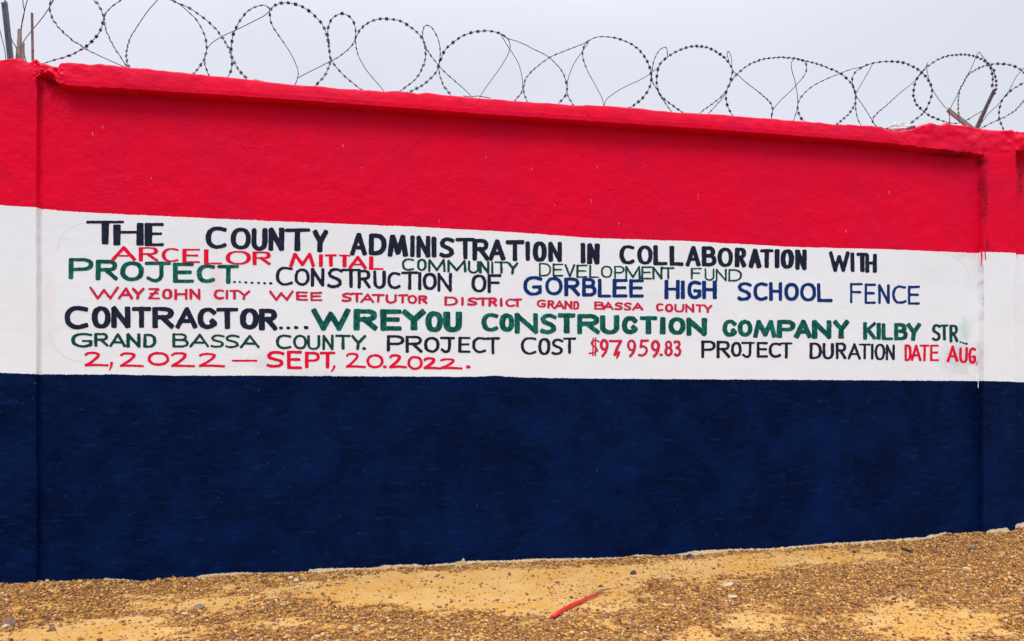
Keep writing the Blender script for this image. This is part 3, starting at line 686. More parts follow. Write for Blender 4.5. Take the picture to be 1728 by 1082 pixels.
SAND = [(190, 1062, 150, 20, 1), (330, 1018, 130, 15, .8), (600, 1000, 160, 18, .75), (800, 1002, 190, 30, 1.15), (930, 1008, 110, 26, 1.0), (780, 975, 160, 10, .8), (960, 968, 160, 13, .75), (1130, 965, 130, 13, 1.0),
        (1370, 940, 150, 11, 1.1), (1230, 955, 120, 12, .8), (1560, 1042, 120, 26, .85), (1600, 1062, 160, 22, .6), (1280, 1052, 60, 20, .8), (1150, 1075, 60, 12, .6), (500, 1050, 120, 14, .5), (30, 1030, 60, 12, .3), (1700, 1010, 60, 20, .35), (60, 1075, 120, 10, .8)]
def sandy(X, Y, Z):
    px, py = to_px(X, Y, Z)
    s = 0
    for cx, cy, rx, ry, k in SAND:
        s = s + k * np.exp(-(((px - cx) / rx) ** 2 + ((py - cy) / ry) ** 2))
    s = s + .26 * vn(X * 5, Y * 7, 81) + .34 * vn(X * 13, Y * 18, 82) + .22 * vn(X * 31, Y * 40, 84) + .1 * vn(X * 2, Y * 2.5, 83)
    return s
sand_attr = np.clip(sandy(GX, GY, GZ), 0, 1)
def ground_material():
    t = NT('sandy laterite')
    s = t.attr('sand')
    n = t.noise(3, 5, .6); f = t.noise(150, 3, .7); mid = t.noise(45, 4, .65)
    sandc = t.mix(t.rng(n, .35, .65), (.70, .375, .095), (.74, .46, .175))
    sandc = t.mix(t.rng(mid, .55, .75, 0, .6), sandc, (.74, .50, .24))
    grav = t.mix(t.rng(f, .38, .6), (.085, .036, .015), (.42, .19, .055))
    grav = t.mix(t.rng(mid, .42, .62), grav, (.46, .225, .06))
    k = t.rng(t.math('ADD', s, t.math('MULTIPLY', t.math('SUBTRACT', mid, .5), .8)), .12, .55)
    c = t.mix(k, grav, sandc)
    unseen_dark = t.rng(t.math('ADD', t.y, t.math('MULTIPLY', t.math('SUBTRACT', n, .5), .8)), -3.0, -2.35, 1, 0)  # dark earth added on out-of-view ground to cut bounce onto the wall
    c = t.mix(unseen_dark, c, t.mix(f, (.06, .045, .03), (.13, .09, .05)))
    c = t.mix(t.rng(t.noise(95, 2, .6), .66, .72, 0, .75), c, (.20, .10, .06))
    n1 = t.bump(mid, .02, .8)
    n2 = t.bump(f, .006, .9, n1)
    return t.done(c, .95, n2, Specular_IOR_Level=.03)
ground = mesh_obj('ground', np.stack([GX, GY, GZ], -1).reshape(-1, 3), q, ground_material(), None, True, {'sand': sand_attr.reshape(-1)})
ground['kind'] = 'structure'

# one low stone shape, repeated as loose gravel in a single mesh
bm = bmesh.new(); bmesh.ops.create_icosphere(bm, subdivisions=1, radius=1)
IV = np.array([v.co[:] for v in bm.verts]); IF = np.array([[v.index for v in f.verts] for f in bm.faces]); bm.free()
def gravel(name, N, smin, smax, xr, yr, keep, label_mat, seed):
    r = np.random.default_rng(seed)
    X = r.uniform(*xr, N); Y = yr[0] + (yr[1] - yr[0]) * r.uniform(0, 1, N)
    Z = ground_z(X, Y)
    px, py = to_px(X, Y, Z)
    ok = (px > -120) & (px < 1850) & (py < 1180)
    p = keep(X, Y, Z)
    ok &= r.uniform(0, 1, N) < p
    X, Y, Z = X[ok], Y[ok], Z[ok]; n = len(X)
    S = smin * (smax / smin) ** (r.uniform(0, 1, n) ** 2.0)
    sh = np.stack([r.uniform(.75, 1.35, n), r.uniform(.7, 1.15, n), r.uniform(.5, .9, n)], -1) * S[:, None]
    a = r.uniform(0, 2 * np.pi, n); ca, sa = np.cos(a), np.sin(a)
    base = IV[None] * (1 + .36 * r.uniform(-1, 1, (n, len(IV), 1)))
    b = base * sh[:, None, :]
    tl = r.uniform(-.5, .5, n)[:, None]
    V = np.stack([b[..., 0] * ca[:, None] - b[..., 1] * sa[:, None], b[..., 0] * sa[:, None] + b[..., 1] * ca[:, None], b[..., 2] + tl * b[..., 0] * .4], -1)
    V += np.stack([X, Y, Z + sh[:, 2] * r.uniform(.3, .85, n)], -1)[:, None, :]
    Fq = IF[None] + (np.arange(n) * len(IV))[:, None, None]
    me = bpy.data.meshes.new(name)
    nv, nf = n * len(IV), n * len(IF)
    me.vertices.add(nv); me.vertices.foreach_set('co', V.reshape(-1).astype(np.float32))
    me.loops.add(nf * 3); me.loops.foreach_set('vertex_index', Fq.reshape(-1).astype(np.int32))
    me.polygons.add(nf); me.polygons.foreach_set('loop_start', np.arange(0, nf * 3, 3, dtype=np.int32))
    me.update(calc_edges=True)
    me.materials.append(label_mat)
    o = bpy.data.objects.new(name, me); COL.objects.link(o)
    o['kind'] = 'stuff'
    return o
def gravel_material():
    t = NT('laterite gravel')
    g = t.n.new('ShaderNodeNewGeometry')
    cr = t.n.new('ShaderNodeValToRGB'); cr.color_ramp.interpolation = 'CONSTANT'
    cols = [(0, (.38, .155, .035)), (.12, (.17, .072, .035)), (.24, (.47, .215, .055)), (.34, (.24, .115, .07)), (.44, (.64, .33, .07)), (.52, (.16, .07, .036)), (.62, (.42, .20, .075)), (.70, (.70, .41, .12)), (.77, (.10, .052, .038)), (.85, (.48, .28, .15)), (.94, (.66, .43, .21)), (.992, (.64, .53, .38))]
    el = cr.color_ramp.elements
    while len(el) < len(cols): el.new(.5)
    for e, (p, c) in zip(el, cols): e.position = p; e.color = (*c, 1)
    t.l.new(g.outputs['Random Per Island'], cr.inputs[0])
    f = t.noise(160, 3, .6)
    c = t.mix(t.rng(f, .4, .7, 0, .5), cr.outputs[0], (.58, .34, .12))
    return t.done(c, .9, t.bump(f, .004, .6), Specular_IOR_Level=.04)
M_GRAV = gravel_material()
def dens(X, Y, Z):
    s = sandy(X, Y, Z)
    wallside = np.exp(Y / .13)
    return np.clip(0.80 - 1.05 * np.clip(s, 0, 1) + .5 * wallside, .055, 1)
gravel('gravel', 105000, .0036, .0122, (-2.6, 5.9), (-2.1, .0), dens, M_GRAV, 5)
def dens2(X, Y, Z):
    return np.clip(dens(X, Y, Z) - .1 + .3 * (X > 1.0), .02, 1)
gravel('fine_gravel', 70000, .0028, .006, (-2.6, 5.9), (-2.1, .0), dens2, M_GRAV, 6)

def on_ground(px, py):
    xr_, yr_ = (px - CX) / F, -(py - HY) / F
    d = np.array([FW[0] + xr_ * RT[0], FW[1] + xr_ * RT[1], yr_])
    z = 0.0
    for _ in range(20):
        t = (z - H) / d[2]
        p = np.array([0, -D, H]) + t * d
        z = float(ground_z(p[0], min(p[1], 0)))
    return p, t
def stone(name, px, py, w, h, col, label, cat='stone', sub=2, seed=1, group=None, rough=.3):
    p, t = on_ground(px, py + h * .3)
    k = t / F
    bm = bmesh.new(); bmesh.ops.create_icosphere(bm, subdivisions=sub, radius=1)
    r = random.Random(seed)
    dirs = [Vector((r.uniform(-1, 1), r.uniform(-1, 1), r.uniform(-1, 1))).normalized() for _ in range(9)]
    offs = [r.uniform(.55, .9) for _ in dirs]
    for v in bm.verts:
        for d_, o_ in zip(dirs, offs):
            e = v.co.dot(d_) - o_
            if e > 0: v.co -= d_ * e * .92
        v.co *= 1 + r.uniform(-.04, .04)
        v.co = Vector((v.co.x * w * k * .54, v.co.y * w * k * .46, v.co.z * h * k * .66))
    me = bpy.data.meshes.new(name); bm.to_mesh(me); bm.free()
    me.materials.append(col)
    o = bpy.data.objects.new(name, me); COL.objects.link(o)
    o.location = (p[0], min(p[1], -w * k * .3), p[2] + h * k * .22); o.rotation_euler = (r.uniform(-.2, .2), r.uniform(-.2, .2), r.uniform(0, 6))
    return tag(o, label, cat, group)
ST_GREY = plain_material('grey stone', (.13, .105, .08), (.24, .19, .14), .9, 60, .004)
ST_DARK = plain_material('dark stone', (.035, .03, .03), (.09, .07, .06), .85, 60, .004)
ST_BROWN = plain_material('brown stone', (.17, .09, .065), (.30, .18, .12), .9, 60, .004)
ST_PALE = plain_material('pale stone', (.50, .36, .20), (.64, .50, .32), .9, 60, .004)
ST_BLUE = plain_material('blue grey stone', (.10, .09, .11), (.19, .17, .19), .9, 60, .004)
stone('stone', 1069, 966, 15, 9, ST_DARK, 'dark flat stone on the sand right of the red plastic tube, near the wall', seed=2)
stone('stone', 336, 1024, 18, 9, ST_GREY, 'grey flat stone lying alone on the smooth orange sand at left', seed=3)
stone('stone', 89, 1062, 13, 9, ST_BROWN, 'small brown stone on the orange sand near the bottom left corner', seed=4)
stone('stone', 16, 1050, 26, 17, ST_BROWN, 'large reddish brown stone at the left edge of the ground', seed=5)
stone('stone', 9, 1058, 15, 8, ST_PALE, 'cream stone resting against the large reddish brown stone at the left edge', seed=6)
stone('stone', 1642, 927, 12, 12, ST_BLUE, 'round blue grey stone in the gravel before the right pillar', seed=7)
stone('stone', 491, 975, 11, 6, ST_PALE, 'whitish chip nearest the wall in the row of four pale chips', seed=8, group='pale chips near the wall foot')
stone('stone', 500, 979, 12, 6, ST_PALE, 'whitish flat chip second from the wall in the row of four', seed=9, group='pale chips near the wall foot')
stone('stone', 511, 984, 10, 6, ST_PALE, 'whitish chip furthest right in the row of four pale chips', seed=10, group='pale chips near the wall foot')
stone('stone', 502, 991, 9, 7, ST_PALE, 'whitish chip nearest the viewer in the row of four pale chips', seed=11, group='pale chips near the wall foot')
stone('stone', 458, 1021, 10, 8, ST_BROWN, 'dull brown stone on sand below the four pale chips', seed=12)
stone('stone', 954, 1035, 8, 5, ST_PALE, 'small white stone touching the underside of the red plastic tube', seed=13)
stone('stone', 1512, 958, 7, 4, ST_PALE, 'small white stone in the gravel below the thin dark twig', seed=14)
stone('stone', 1631, 960, 14, 7, ST_PALE, 'flat cream stone in the gravel below the round blue grey stone', seed=15)
stone('stone', 1441, 931, 9, 6, ST_DARK, 'dark little stone on the pale sand strip left of the thin twig', seed=16)
stone('stone', 1227, 987, 26, 6, ST_PALE, 'broad pale crust of stone in the gravel right of the dark flat stone', seed=21)
stone('stone', 1236, 1007, 20, 6, ST_PALE, 'narrower pale crust of stone just below the broad pale one', seed=22)
stone('plaster_flake', 778, 945, 7, 14, ST_PALE, 'white pointed plaster flake standing upright against the foot of the blue wall', 'flake', seed=17)
stone('plastic_scrap', 1164, 939, 13, 8, plain_material('navy plastic', (.01, .013, .035), (.03, .04, .07), .5), 'dark navy plastic scrap at the wall foot beside the bare plaster strip', 'scrap', seed=18)

def tube(name, pts, radii, mat, parent=None, sides=8, smooth=True):
    pts = [Vector(p) for p in pts]
    V, Fc = [], []
    up = Vector((0, 0, 1))
    for i, p in enumerate(pts):
        tg = (pts[min(i + 1, len(pts) - 1)] - pts[max(i - 1, 0)]).normalized()
        a = tg.cross(up if abs(tg.z) < .9 else Vector((1, 0, 0))).normalized(); b = tg.cross(a)
        for k in range(sides):
            an = 2 * math.pi * k / sides
            V.append(p + (a * math.cos(an) + b * math.sin(an)) * radii[i])
    n = len(pts)
    for i in range(n - 1):
        for k in range(sides):
            k2 = (k + 1) % sides
            Fc.append((i * sides + k, i * sides + k2, (i + 1) * sides + k2, (i + 1) * sides + k))
    Fc.append(tuple(range(sides))[::-1]); Fc.append(tuple((n - 1) * sides + k for k in range(sides)))
    return mesh_obj(name, V, Fc, mat, parent, smooth)
# red plastic tube lying on the ground
P0 = [on_ground(*q)[0] for q in [(933, 1046), (942, 1040), (952, 1034), (962, 1028), (972, 1023), (982, 1019), (992, 1014), (1003, 1009), (1010, 1006)]]
rt = empty('plastic_tube', tuple(P0[0]), 'bent red plastic tube with a frayed grey end lying on the gravel', 'tube')
M_RT = plain_material('red plastic', (.72, .022, .022), (.60, .03, .022), .45, 40, .001)
M_FR = plain_material('frayed grey fibre', (.22, .14, .085), (.38, .26, .16), .9, 90, .003)
rads = [.0105, .011, .0108, .0105, .010, .009, .0075, .006, .005]
tube('tube_body', [(p[0], p[1], p[2] + .016) for p in P0], rads, M_RT, rt, 10)
P1 = [on_ground(*q)[0] for q in [(985, 1017), (995, 1012), (1006, 1007), (1015, 1003), (1024, 1001), (1034, 1000)]]
tube('frayed_end', [(p[0], p[1], p[2] + .022) for p in P1], [.002, .005, .006, .007, .006, .001], M_FR, rt, 6)
# twig before the right pillar
P2 = [on_ground(*q)[0] for q in [(1521, 928), (1527, 930), (1534, 932), (1540, 935)]]
tw = tube('twig', [(p[0], p[1], p[2] + .012) for p in P2], [.006, .009, .008, .004], ST_DARK, None, 7)
tag(tw, 'thin dark twig on the pale sand near the right end of the wall', 'twig')

# ------------------------------------------------------------------ stakes standing in the top of the wall
M_STEEL = plain_material('dark painted steel', (.035, .042, .062), (.085, .095, .125), .45, 25, .002, .3)
M_RUST = plain_material('rusted steel', (.13, .075, .075), (.26, .17, .16), .8, 40, .002, .2)
M_WOOD = plain_material('weathered wood', (.19, .14, .11), (.36, .28, .23), .9, 18, .004, 0, (6, 6, 1))
M_DWOOD = plain_material('dark weathered stake', (.045, .032, .038), (.11, .08, .085), .8, 30, .003)
def wp(px, py, y):
    X, Z = on_wall(px, py, y); return Vector((float(X), y, float(Z)))
def bar(name, a, b, outline, mat, parent=None, taper=1.0, ragged=0.0, seed=0, seg=5):
    """prism of a given cross-section from a to b"""
    a, b = Vector(a), Vector(b)
    r = random.Random(seed)
    t = (b - a).normalized()
    u = t.cross(Vector((0, 1, 0))).normalized(); v = t.cross(u)
    n = len(outline); V, Fc = [], []
    for s in range(seg + 1):
        f = s / seg
        k = 1 + (taper - 1) * f
        for (p, q) in outline:
            e = r.uniform(-1, 1) * ragged
            V.append(a.lerp(b, f) + u * (p * k + e * .3) + v * (q * k + e * .3) + t * (r.uniform(-1.5, 1.5) * ragged if s == seg else 0))
    for s in range(seg):
        for k in range(n):
            k2 = (k + 1) % n
            Fc.append((s * n + k, s * n + k2, (s + 1) * n + k2, (s + 1) * n + k))
    Fc.append(tuple(range(n))[::-1]); Fc.append(tuple(seg * n + k for k in range(n)))
    return mesh_obj(name, V, Fc, mat, parent)
w_ = .0165
ANG = [(-w_, -w_), (w_, -w_), (w_, -w_ + .005), (-w_ + .005, -w_ + .005), (-w_ + .005, w_), (-w_, w_)]
o = bar('angle_iron', wp(17.5, 112, .06), wp(5.5, 2, .05), ANG, M_STEEL, None, 1, .0006, 1)
tag(o, 'dark slate steel angle bar leaning in the top of the left pillar', 'post')
HEX = [(math.cos(a * math.pi / 4) * .0075, math.sin(a * math.pi / 4) * .0075) for a in range(8)]
o = bar('iron_rod', wp(55.5, 112, .05), wp(54, 22, .05), HEX, M_RUST, None, .95, .0008, 2, 10)
tag(o, 'short rusty upright rod beside the dark steel bar on the left pillar', 'rod')
WD = [(-.016, -.012), (.004, -.016), (.017, -.008), (.014, .012), (-.006, .015), (-.018, .006)]
o = bar('broken_stake', wp(33, 112, .04), wp(33, 50, .04), WD, M_WOOD, None, .55, .003, 3, 8)
tag(o, 'splintered tan wooden stump between the steel bar and the rusty rod', 'stake')
spl = bar('splinter', wp(38, 106, .03), wp(40, 72, .03), [(p * .6, q_ * .5) for p, q_ in WD], M_WOOD, None, .5, .003, 4, 5)
spl.parent = o; spl.matrix_parent_inverse = o.matrix_world.inverted()
FL = [(-.018, -.007), (.018, -.007), (.018, .007), (-.018, .007)]
o = bar('wooden_stake', wp(1646, 222, .03), wp(1599, 185, .0), FL, M_WOOD, None, .85, .002, 5, 6)
tag(o, 'pale weathered wooden stake leaning left from the right pillar top', 'stake')
o = bar('dark_stake', wp(1644, 224, .06), wp(1678, 152, .06), [(p * .62, q_ * 1.2) for p, q_ in FL], M_DWOOD, None, .95, .001, 6, 6)
tag(o, 'dark stake leaning right behind the pale one on the right pillar', 'stake')
# exposed lump of mortar left of the right pillar
def lump_mesh(name, px, py, w, h, y, mat, seed, parent):
    c = wp(px, py, y); k = float(on_wall(px + 1, py, y)[0] - on_wall(px, py, y)[0])
    bm = bmesh.new(); bmesh.ops.create_icosphere(bm, subdivisions=3, radius=1)
    P = np.array([v.co[:] for v in bm.verts])
    n = 1 + .28 * vn(P[:, 0] * 2.2 + seed, P[:, 1] * 2.2 + P[:, 2], 91) + .16 * vn(P[:, 0] * 6, P[:, 2] * 6 + seed, 92)
    V = P * n[:, None] * np.array([w * k / 2, .06, h * k / 2]) + np.array(c)
    Fc = [[v.index for v in f.verts] for f in bm.faces]; bm.free()
    return mesh_obj(name, V, Fc, mat, parent)
M_MORT = plain_material('bare mortar', (.52, .53, .52), (.78, .79, .78), .95, 60, .006)
lump_mesh('mortar_lump', 1516, 218, 42, 17, .05, M_MORT, 3, wall)['label'] = 'bare grey mortar showing on the coping'
lump_mesh('mortar_lump', 1535, 219, 12, 8, .0, M_RUST, 5, wall)['label'] = 'brown mortar crumb beside the bare grey lump'
for q in ([(400, 134), (420, 136), (432, 135), (446, 138)], [(782, 162), (795, 164), (806, 162), (818, 164), (828, 166)], [(470, 141), (484, 143), (497, 144)]):
    t_ = tube('tie_wire', [wp(a, b, -.01 + .01 * i) for i, (a, b) in enumerate(q)], [.003] * len(q), M_RUST, None, 5)
    tag(t_, {400: 'short rusty tie wire on the coping under the second tall wire loop', 782: 'twisted rusty tie wire lying on the coping in the middle of the wall', 470: 'tiny rusty tie wire on the coping right of the tall second loop'}[q[0][0]], 'wire')

# ------------------------------------------------------------------ razor wire
def smooth_path(pts, step):
    P = np.array(pts, float)
    n = len(P)
    out = []
    for i in range(n - 1):
        p0, p1, p2, p3 = P[max(i - 1, 0)], P[i], P[i + 1], P[min(i + 2, n - 1)]
        m = max(2, int(np.linalg.norm((p2 - p1)[:2]) / step))
        for k in range(m):
            t = k / m
            out.append(.5 * (2 * p1 + (p2 - p0) * t + (2 * p0 - 5 * p1 + 4 * p2 - p3) * t * t + (3 * p1 - p0 - 3 * p2 + p3) * t ** 3))
    out.append(P[-1])
    return np.array(out)
# traced strands: points, and how broadside the barbs turn at start, middle and end
WIRE = [
 ([(90, -14), (85, 4), (84, 15), (86, 25), (92, 37), (101, 49), (111, 58), (122, 68), (135, 76), (145, 83), (165, 93), (185, 102), (205, 111), (214, 114)], .6, .7, .0),
 ([(150, -8), (158, 0), (166, 8), (171, 18), (175, 28), (173, 40), (170, 50), (165, 59), (157, 68), (149, 76), (140, 82), (128, 89), (117, 94), (105, 98), (93, 101), (80, 105), (72, 108)], .9, .9, .5),
 ([(214, -6), (205, 0), (193, 8), (182, 18), (176, 28), (177, 42), (180, 54), (185, 65), (190, 75), (197, 87), (204, 97), (212, 110), (216, 116)], .4, .6, .4),
 ([(272, -8), (266, 0), (250, 18), (236, 38), (227, 52), (221, 62), (217, 72), (214, 84), (213, 95), (215, 106), (219, 118)], .0, .35, 1.),
 ([(95, -10), (87, 6), (80, 18), (70, 32), (60, 44), (50, 56), (40, 70), (34, 84)], .5, .05, .0),
 ([(38, -10), (39, 6), (41, 20), (38, 36), (35, 52), (33, 66)], .2, .3, .2), ([(50, -10), (45, 4), (41, 20), (37, 38), (36, 55)], .0, .1, .1),
 ([(-6, 30), (0, 52), (4, 68), (8, 84), (10, 100)], .2, .2, .2), ([(12, 40), (17, 58), (22, 72), (28, 82), (27, 98)], .2, .4, .3), ([(38, 86), (42, 95), (44, 104)], .2, .2, .2),
 ([(275, -7), (285, -1), (300, 5), (320, 14), (332, 22), (343, 30), (355, 40), (365, 50), (374, 62), (381, 73), (387, 84), (391, 95), (394, 103), (399, 112), (405, 121), (414, 130), (420, 140)], .6, .9, .9),
 ([(280, -9), (290, -1), (305, 9), (320, 22), (331, 33), (338, 44), (343, 54), (347, 66), (349, 80), (347, 92), (344, 102), (337, 112), (331, 120), (324, 130)], .0, .7, .9),
 ([(347, 90), (345, 103), (348, 116), (352, 127), (353, 134)], .4, .7, .6),
 ([(349, 83), (356, 74), (367, 66), (380, 59), (393, 53), (410, 45), (430, 35), (447, 26), (455, 18)], .0, .1, .1),
 ([(380, 137), (386, 128), (391, 115), (391, 100), (390, 85), (391, 73), (393, 60), (397, 50), (403, 38), (410, 28), (418, 19), (428, 13), (437, 10), (447, 9), (454, 14), (456, 18)], .8, .8, .5),
 ([(456, 17), (461, 11), (469, 7), (477, 5), (486, 5), (497, 7), (507, 10), (516, 15), (526, 22), (535, 31), (543, 40), (549, 52), (553, 65), (555, 80), (557, 95), (558, 102), (554, 115), (549, 126), (542, 135), (536, 141), (526, 150)], 1., 1., .8),
 ([(455, 18), (456, 32), (459, 42), (466, 54), (476, 68), (486, 83), (493, 95), (499, 108), (503, 120), (502, 132), (496, 148)], .9, .1, .4),
 ([(502, 132), (515, 125), (535, 115), (555, 105), (567, 99), (577, 92), (586, 85), (593, 78), (598, 70), (600, 60), (600, 50), (597, 38), (591, 29), (584, 25), (577, 23), (568, 26), (560, 32), (555, 43), (553, 55), (555, 75), (557, 95), (560, 103), (567, 113), (575, 122), (585, 132), (595, 140), (605, 148), (616, 156)], .0, .8, .6),
 ([(652, 160), (640, 144), (630, 133), (618, 118), (610, 105), (604, 92), (601, 79), (600, 68), (603, 58), (608, 50), (615, 43), (623, 38), (632, 34), (642, 32), (652, 32), (663, 33), (674, 35), (684, 40), (693, 46), (702, 53), (709, 60), (715, 70), (718, 80), (718, 92), (717, 103), (713, 114), (707, 126), (699, 136), (690, 143), (682, 149), (670, 158)], .0, 1., .6),
 ([(715, 70), (713, 60), (714, 50), (717, 44), (722, 43), (728, 46), (734, 55), (739, 65), (742, 78), (743, 92), (741, 105), (740, 115), (742, 126), (745, 136), (750, 147), (758, 157), (764, 166)], .4, .45, .9),
 ([(715, 72), (720, 83), (727, 94), (735, 104), (742, 113), (755, 126), (770, 139), (785, 152), (798, 166)], .7, .6, .0),
 ([(684, 160), (692, 155), (700, 151), (708, 147), (717, 141), (725, 134), (732, 127), (738, 118), (742, 105), (746, 95), (750, 86), (755, 80), (762, 74), (771, 67), (780, 61), (790, 57), (800, 54), (810, 53), (820, 52), (830, 53), (839, 55), (847, 58), (858, 66)], .8, 1., .7),
 ([(845, 58), (857, 65), (870, 69), (885, 75), (900, 83), (915, 90), (928, 98), (940, 110), (948, 120), (953, 130), (956, 142), (957, 152), (955, 160), (950, 167), (944, 173), (936, 182)], .0, .3, 1.),
 ([(845, 58), (852, 70), (860, 83), (868, 95), (875, 108), (880, 125), (882, 140), (882, 150), (879, 158), (873, 165), (866, 176)], .1, .1, .8),
 ([(850, 60), (858, 67), (861, 78), (859, 88), (853, 100), (845, 113), (835, 127), (822, 145), (812, 160), (809, 168)], .5, .05, .1),
 ([(893, 178), (889, 170), (884, 156), (884, 143), (887, 134), (892, 126), (899, 119), (907, 112), (916, 105), (926, 98), (938, 92), (951, 87), (966, 81), (982, 75), (995, 68)], .8, .5, .4),
 ([(990, 71), (995, 68), (1003, 64), (1012, 62), (1021, 62), (1031, 63), (1042, 65), (1053, 69), (1063, 73), (1072, 79), (1080, 86), (1087, 95), (1093, 105), (1097, 116), (1099, 127), (1099, 138), (1095, 150), (1089, 160), (1081, 169), (1072, 176), (1058, 186)], .4, 1., 1.),
 ([(995, 68), (987, 75), (984, 84), (983, 93), (985, 103), (989, 114), (995, 127), (1002, 139), (1009, 152), (1016, 166), (1020, 184)], .8, .2, .0),
 ([(993, 72), (982, 88), (970, 105), (963, 120), (958, 137), (957, 150), (957, 158), (960, 165), (965, 174), (970, 183)], .0, .2, .9),
 ([(1019, 184), (1022, 170), (1030, 162), (1045, 152), (1060, 144), (1078, 136), (1095, 126), (1108, 116), (1115, 108)], .0, .1, .1),
 ([(1126, 96), (1126, 85), (1123, 80), (1118, 81), (1112, 86), (1107, 94), (1103, 104), (1101, 115), (1099, 130), (1102, 140), (1108, 150), (1114, 162), (1122, 173), (1136, 193)], .3, .5, .5),
 ([(1160, 197), (1146, 186), (1135, 178), (1124, 170), (1115, 161), (1110, 150), (1108, 138), (1109, 124), (1112, 112), (1117, 104), (1126, 97), (1134, 91), (1144, 86), (1154, 82), (1164, 79), (1175, 78), (1186, 79), (1196, 81), (1206, 86), (1214, 91), (1222, 97), (1229, 105), (1234, 113), (1236, 121), (1234, 131), (1230, 144), (1226, 153), (1215, 165), (1200, 177), (1187, 186), (1174, 198)], .6, 1., .6),
 ([(1230, 144), (1226, 153), (1222, 161), (1213, 173), (1200, 187), (1190, 198)], .4, .4, .4),
 ([(1230, 103), (1227, 92), (1229, 87), (1233, 93), (1235, 103), (1235, 115), (1239, 122), (1244, 125), (1253, 134), (1265, 144), (1280, 155), (1290, 164), (1298, 171), (1302, 178), (1304, 186), (1302, 195), (1301, 208)], .1, .2, .9),
 ([(1240, 203), (1233, 190), (1229, 182), (1226, 173), (1225, 163), (1226, 153), (1231, 143), (1237, 133), (1244, 125), (1252, 118), (1261, 111), (1271, 106), (1281, 102), (1292, 99), (1303, 98), (1313, 97), (1323, 97), (1333, 98), (1343, 99), (1353, 102), (1360, 103), (1372, 106), (1385, 110), (1398, 115), (1410, 120), (1420, 125), (1427, 131), (1434, 138), (1439, 145), (1443, 155), (1444, 165), (1443, 175), (1439, 183), (1432, 193), (1424, 200), (1410, 212)], .9, .75, 1.),
 ([(1350, 101), (1358, 103), (1361, 112), (1360, 122), (1354, 132), (1345, 142), (1335, 153), (1322, 165), (1310, 178), (1303, 190), (1302, 208)], .8, .05, .3),
 ([(1350, 101), (1342, 99), (1337, 103), (1335, 110), (1337, 122), (1341, 135), (1344, 150), (1346, 165), (1346, 180), (1343, 192), (1337, 210)], .5, .1, .3),
 ([(1364, 212), (1352, 200), (1348, 192), (1346, 182), (1347, 173), (1350, 167), (1355, 160), (1362, 153), (1372, 145), (1385, 138), (1400, 131), (1415, 125), (1428, 120), (1440, 116), (1454, 113), (1472, 107)], 1., .5, .1),
 ([(1455, 218), (1452, 210), (1447, 200), (1444, 183), (1444, 168), (1444, 162), (1442, 153), (1439, 144), (1438, 135), (1439, 129), (1442, 124), (1446, 119), (1455, 114), (1462, 110), (1472, 107), (1483, 105), (1495, 104), (1507, 104), (1519, 105), (1528, 107), (1537, 111), (1547, 116), (1555, 122), (1562, 129), (1568, 138), (1572, 147), (1573, 157), (1570, 168), (1566, 178), (1560, 189), (1551, 197), (1542, 204), (1528, 216)], .4, 1., .9),
 ([(1472, 109), (1465, 122), (1454, 141), (1446, 155), (1445, 162), (1456, 178), (1465, 192), (1473, 205), (1478, 213), (1485, 215), (1493, 217), (1505, 219)], .0, .2, .7),
 ([(1472, 208), (1475, 197), (1485, 187), (1498, 176), (1520, 156), (1539, 141), (1548, 131), (1556, 122), (1562, 114), (1565, 106), (1564, 117), (1567, 131), (1572, 148), (1583, 166), (1597, 184)], .7, .1, .0),
 ([(1548, 131), (1556, 122), (1562, 115), (1570, 109), (1580, 102), (1591, 97), (1602, 94), (1613, 93), (1624, 92), (1634, 93), (1645, 95), (1654, 99), (1664, 104), (1670, 111), (1673, 119), (1675, 129), (1675, 139), (1674, 149)], .7, 1., 1.),
 ([(1664, 104), (1668, 109), (1677, 118), (1679, 128), (1681, 137), (1681, 147), (1678, 159), (1674, 166)], .9, 1., .9),
 ([(1556, 122), (1548, 132), (1544, 141), (1542, 151), (1541, 160), (1543, 168), (1547, 177), (1553, 183), (1560, 189), (1568, 195), (1577, 199), (1587, 203), (1596, 206), (1604, 208), (1616, 208), (1631, 203), (1646, 194), (1657, 188)], 1., .9, .3),
 ([(1603, 189), (1605, 181), (1617, 157), (1626, 139), (1633, 126), (1641, 111), (1647, 95), (1652, 88), (1657, 94), (1668, 109)], .0, .15, .1),
 ([(1619, 196), (1617, 187), (1617, 178), (1617, 168), (1618, 159), (1621, 148), (1626, 140), (1631, 130), (1638, 123), (1648, 117), (1657, 113), (1668, 110), (1679, 108), (1690, 108), (1700, 109), (1709, 111), (1718, 115), (1725, 120), (1736, 130), (1744, 145), (1748, 165)], .7, .8, 1.),
 ([(1730, 112), (1724, 120), (1716, 128), (1709, 141), (1702, 154), (1692, 167), (1683, 178), (1668, 192), (1657, 207), (1648, 222)], .1, .3, .1),
 ([(1760, 122), (1742, 132), (1725, 141), (1715, 147), (1706, 153), (1699, 160), (1691, 169), (1688, 178), (1686, 187), (1686, 197), (1688, 206), (1696, 224)], 1., .9, .8),
 ([(1750, 140), (1738, 158), (1727, 171), (1720, 179), (1713, 187), (1703, 193), (1693, 199), (1681, 204), (1668, 210), (1650, 220)], .8, .7, .5),
 ([(1672, 166), (1668, 176), (1665, 187), (1659, 200), (1652, 220)], .2, .2, .2), ([(1601, 186), (1602, 194), (1603, 207)], .3, .3, .3),
]
M_WIRE = plain_material('galvanised razor wire', (.020, .021, .042), (.050, .048, .082), .55, 30, .001, .2)
rz = empty('razor_wire', (1.3, .08, float(TOP(1.3))), 'coiled razor wire with dark barbs running along the top of the wall', 'razor wire')
BL = np.array([(-9, -12), (-3.5, -9), (3.5, -9), (9, -12), (10.5, 0), (9, 12), (3.5, 9), (-3.5, 9), (-9, 12), (-10.5, 0)]) * .00094
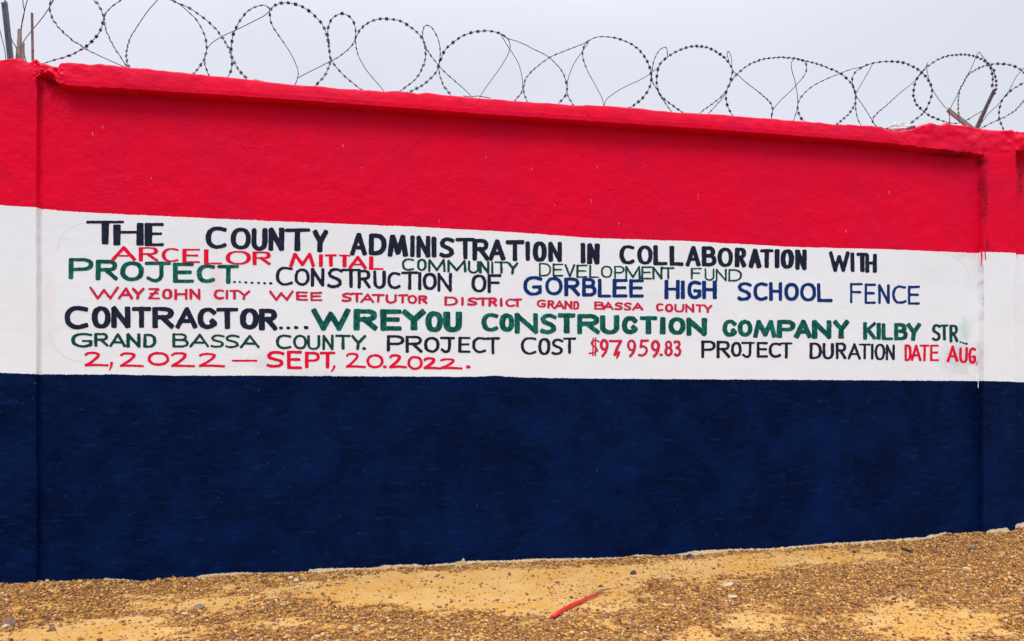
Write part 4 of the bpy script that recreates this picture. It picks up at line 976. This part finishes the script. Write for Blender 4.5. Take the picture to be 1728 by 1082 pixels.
camP = np.array([0, -D, H])
cut = float(TOP(0))
for si, (pts, b0, b1, b2) in enumerate(WIRE):
    rs = random.Random(100 + si)
    ph, amp = rs.uniform(0, 6.28), rs.uniform(.05, .13)
    pp = smooth_path(pts, 4.0)
    L = np.concatenate([[0], np.cumsum(np.linalg.norm(np.diff(pp, axis=0), axis=1))])
    u = L / L[-1]
    dep = .075 + amp * np.sin(ph + u * (2.5 + L[-1] / 90)) * sst(0, 60, 215 - 0 * u - (pp[:, 1] - pp[:, 0] * .075)) 
    Xw, Zw = on_wall(pp[:, 0], pp[:, 1], 0)
    P3 = np.stack([np.array([on_wall(a, b, d)[0] for (a, b), d in zip(pp, dep)]), dep, np.array([on_wall(a, b, d)[1] for (a, b), d in zip(pp, dep)])], -1)
    # wire core
    sides, rad = 6, .0023
    V, Fc = [], []
    n = len(P3)
    for i in range(n):
        tg = P3[min(i + 1, n - 1)] - P3[max(i - 1, 0)]; tg /= np.linalg.norm(tg) + 1e-9
        vd = P3[i] - camP; a = np.cross(tg, vd); a /= np.linalg.norm(a) + 1e-9; c = np.cross(a, tg)
        for k in range(sides):
            an = 2 * math.pi * k / sides
            V.append(P3[i] + rad * (a * math.cos(an) + c * math.sin(an)))
    for i in range(n - 1):
        for k in range(sides):
            k2 = (k + 1) % sides
            Fc.append((i * sides + k, i * sides + k2, (i + 1) * sides + k2, (i + 1) * sides + k))
    # barbs along the strand
    L3 = np.concatenate([[0], np.cumsum(np.linalg.norm(np.diff(P3, axis=0), axis=1))])
    s = rs.uniform(.005, .03)
    while s < L3[-1]:
        f = s / L3[-1]
        bb = b0 + (b1 - b0) * f * 2 if f < .5 else b1 + (b2 - b1) * (f - .5) * 2
        bb = min(1, max(.02, bb + rs.uniform(-.1, .1)))
        p = np.array([np.interp(s, L3, P3[:, k]) for k in range(3)])
        q0 = np.array([np.interp(max(s - .01, 0), L3, P3[:, k]) for k in range(3)]); q1 = np.array([np.interp(min(s + .01, L3[-1]), L3, P3[:, k]) for k in range(3)])
        tg = q1 - q0; tg /= np.linalg.norm(tg) + 1e-9
        vd = p - camP; a = np.cross(tg, vd); a /= np.linalg.norm(a) + 1e-9; c = np.cross(a, tg)
        an = math.acos(bb) * rs.choice((-1, 1))
        w = a * math.cos(an) + c * math.sin(an); nn = np.cross(tg, w)
        k0 = len(V); sc = rs.uniform(.88, 1.12) * (.6 + .4 * bb)
        for sgn in (1, -1):
            for (x_, y_) in BL: V.append(p + (tg * x_ + w * y_) * sc + nn * sgn * .0011)
        m = len(BL)
        Fc.append(tuple(range(k0, k0 + m))); Fc.append(tuple(range(k0 + m, k0 + 2 * m))[::-1])
        for k in range(m):
            k2 = (k + 1) % m
            Fc.append((k0 + k, k0 + m + k, k0 + m + k2, k0 + k2))
        s += rs.uniform(.041, .047)
    mesh_obj('wire_strand', V, Fc, M_WIRE, rz)
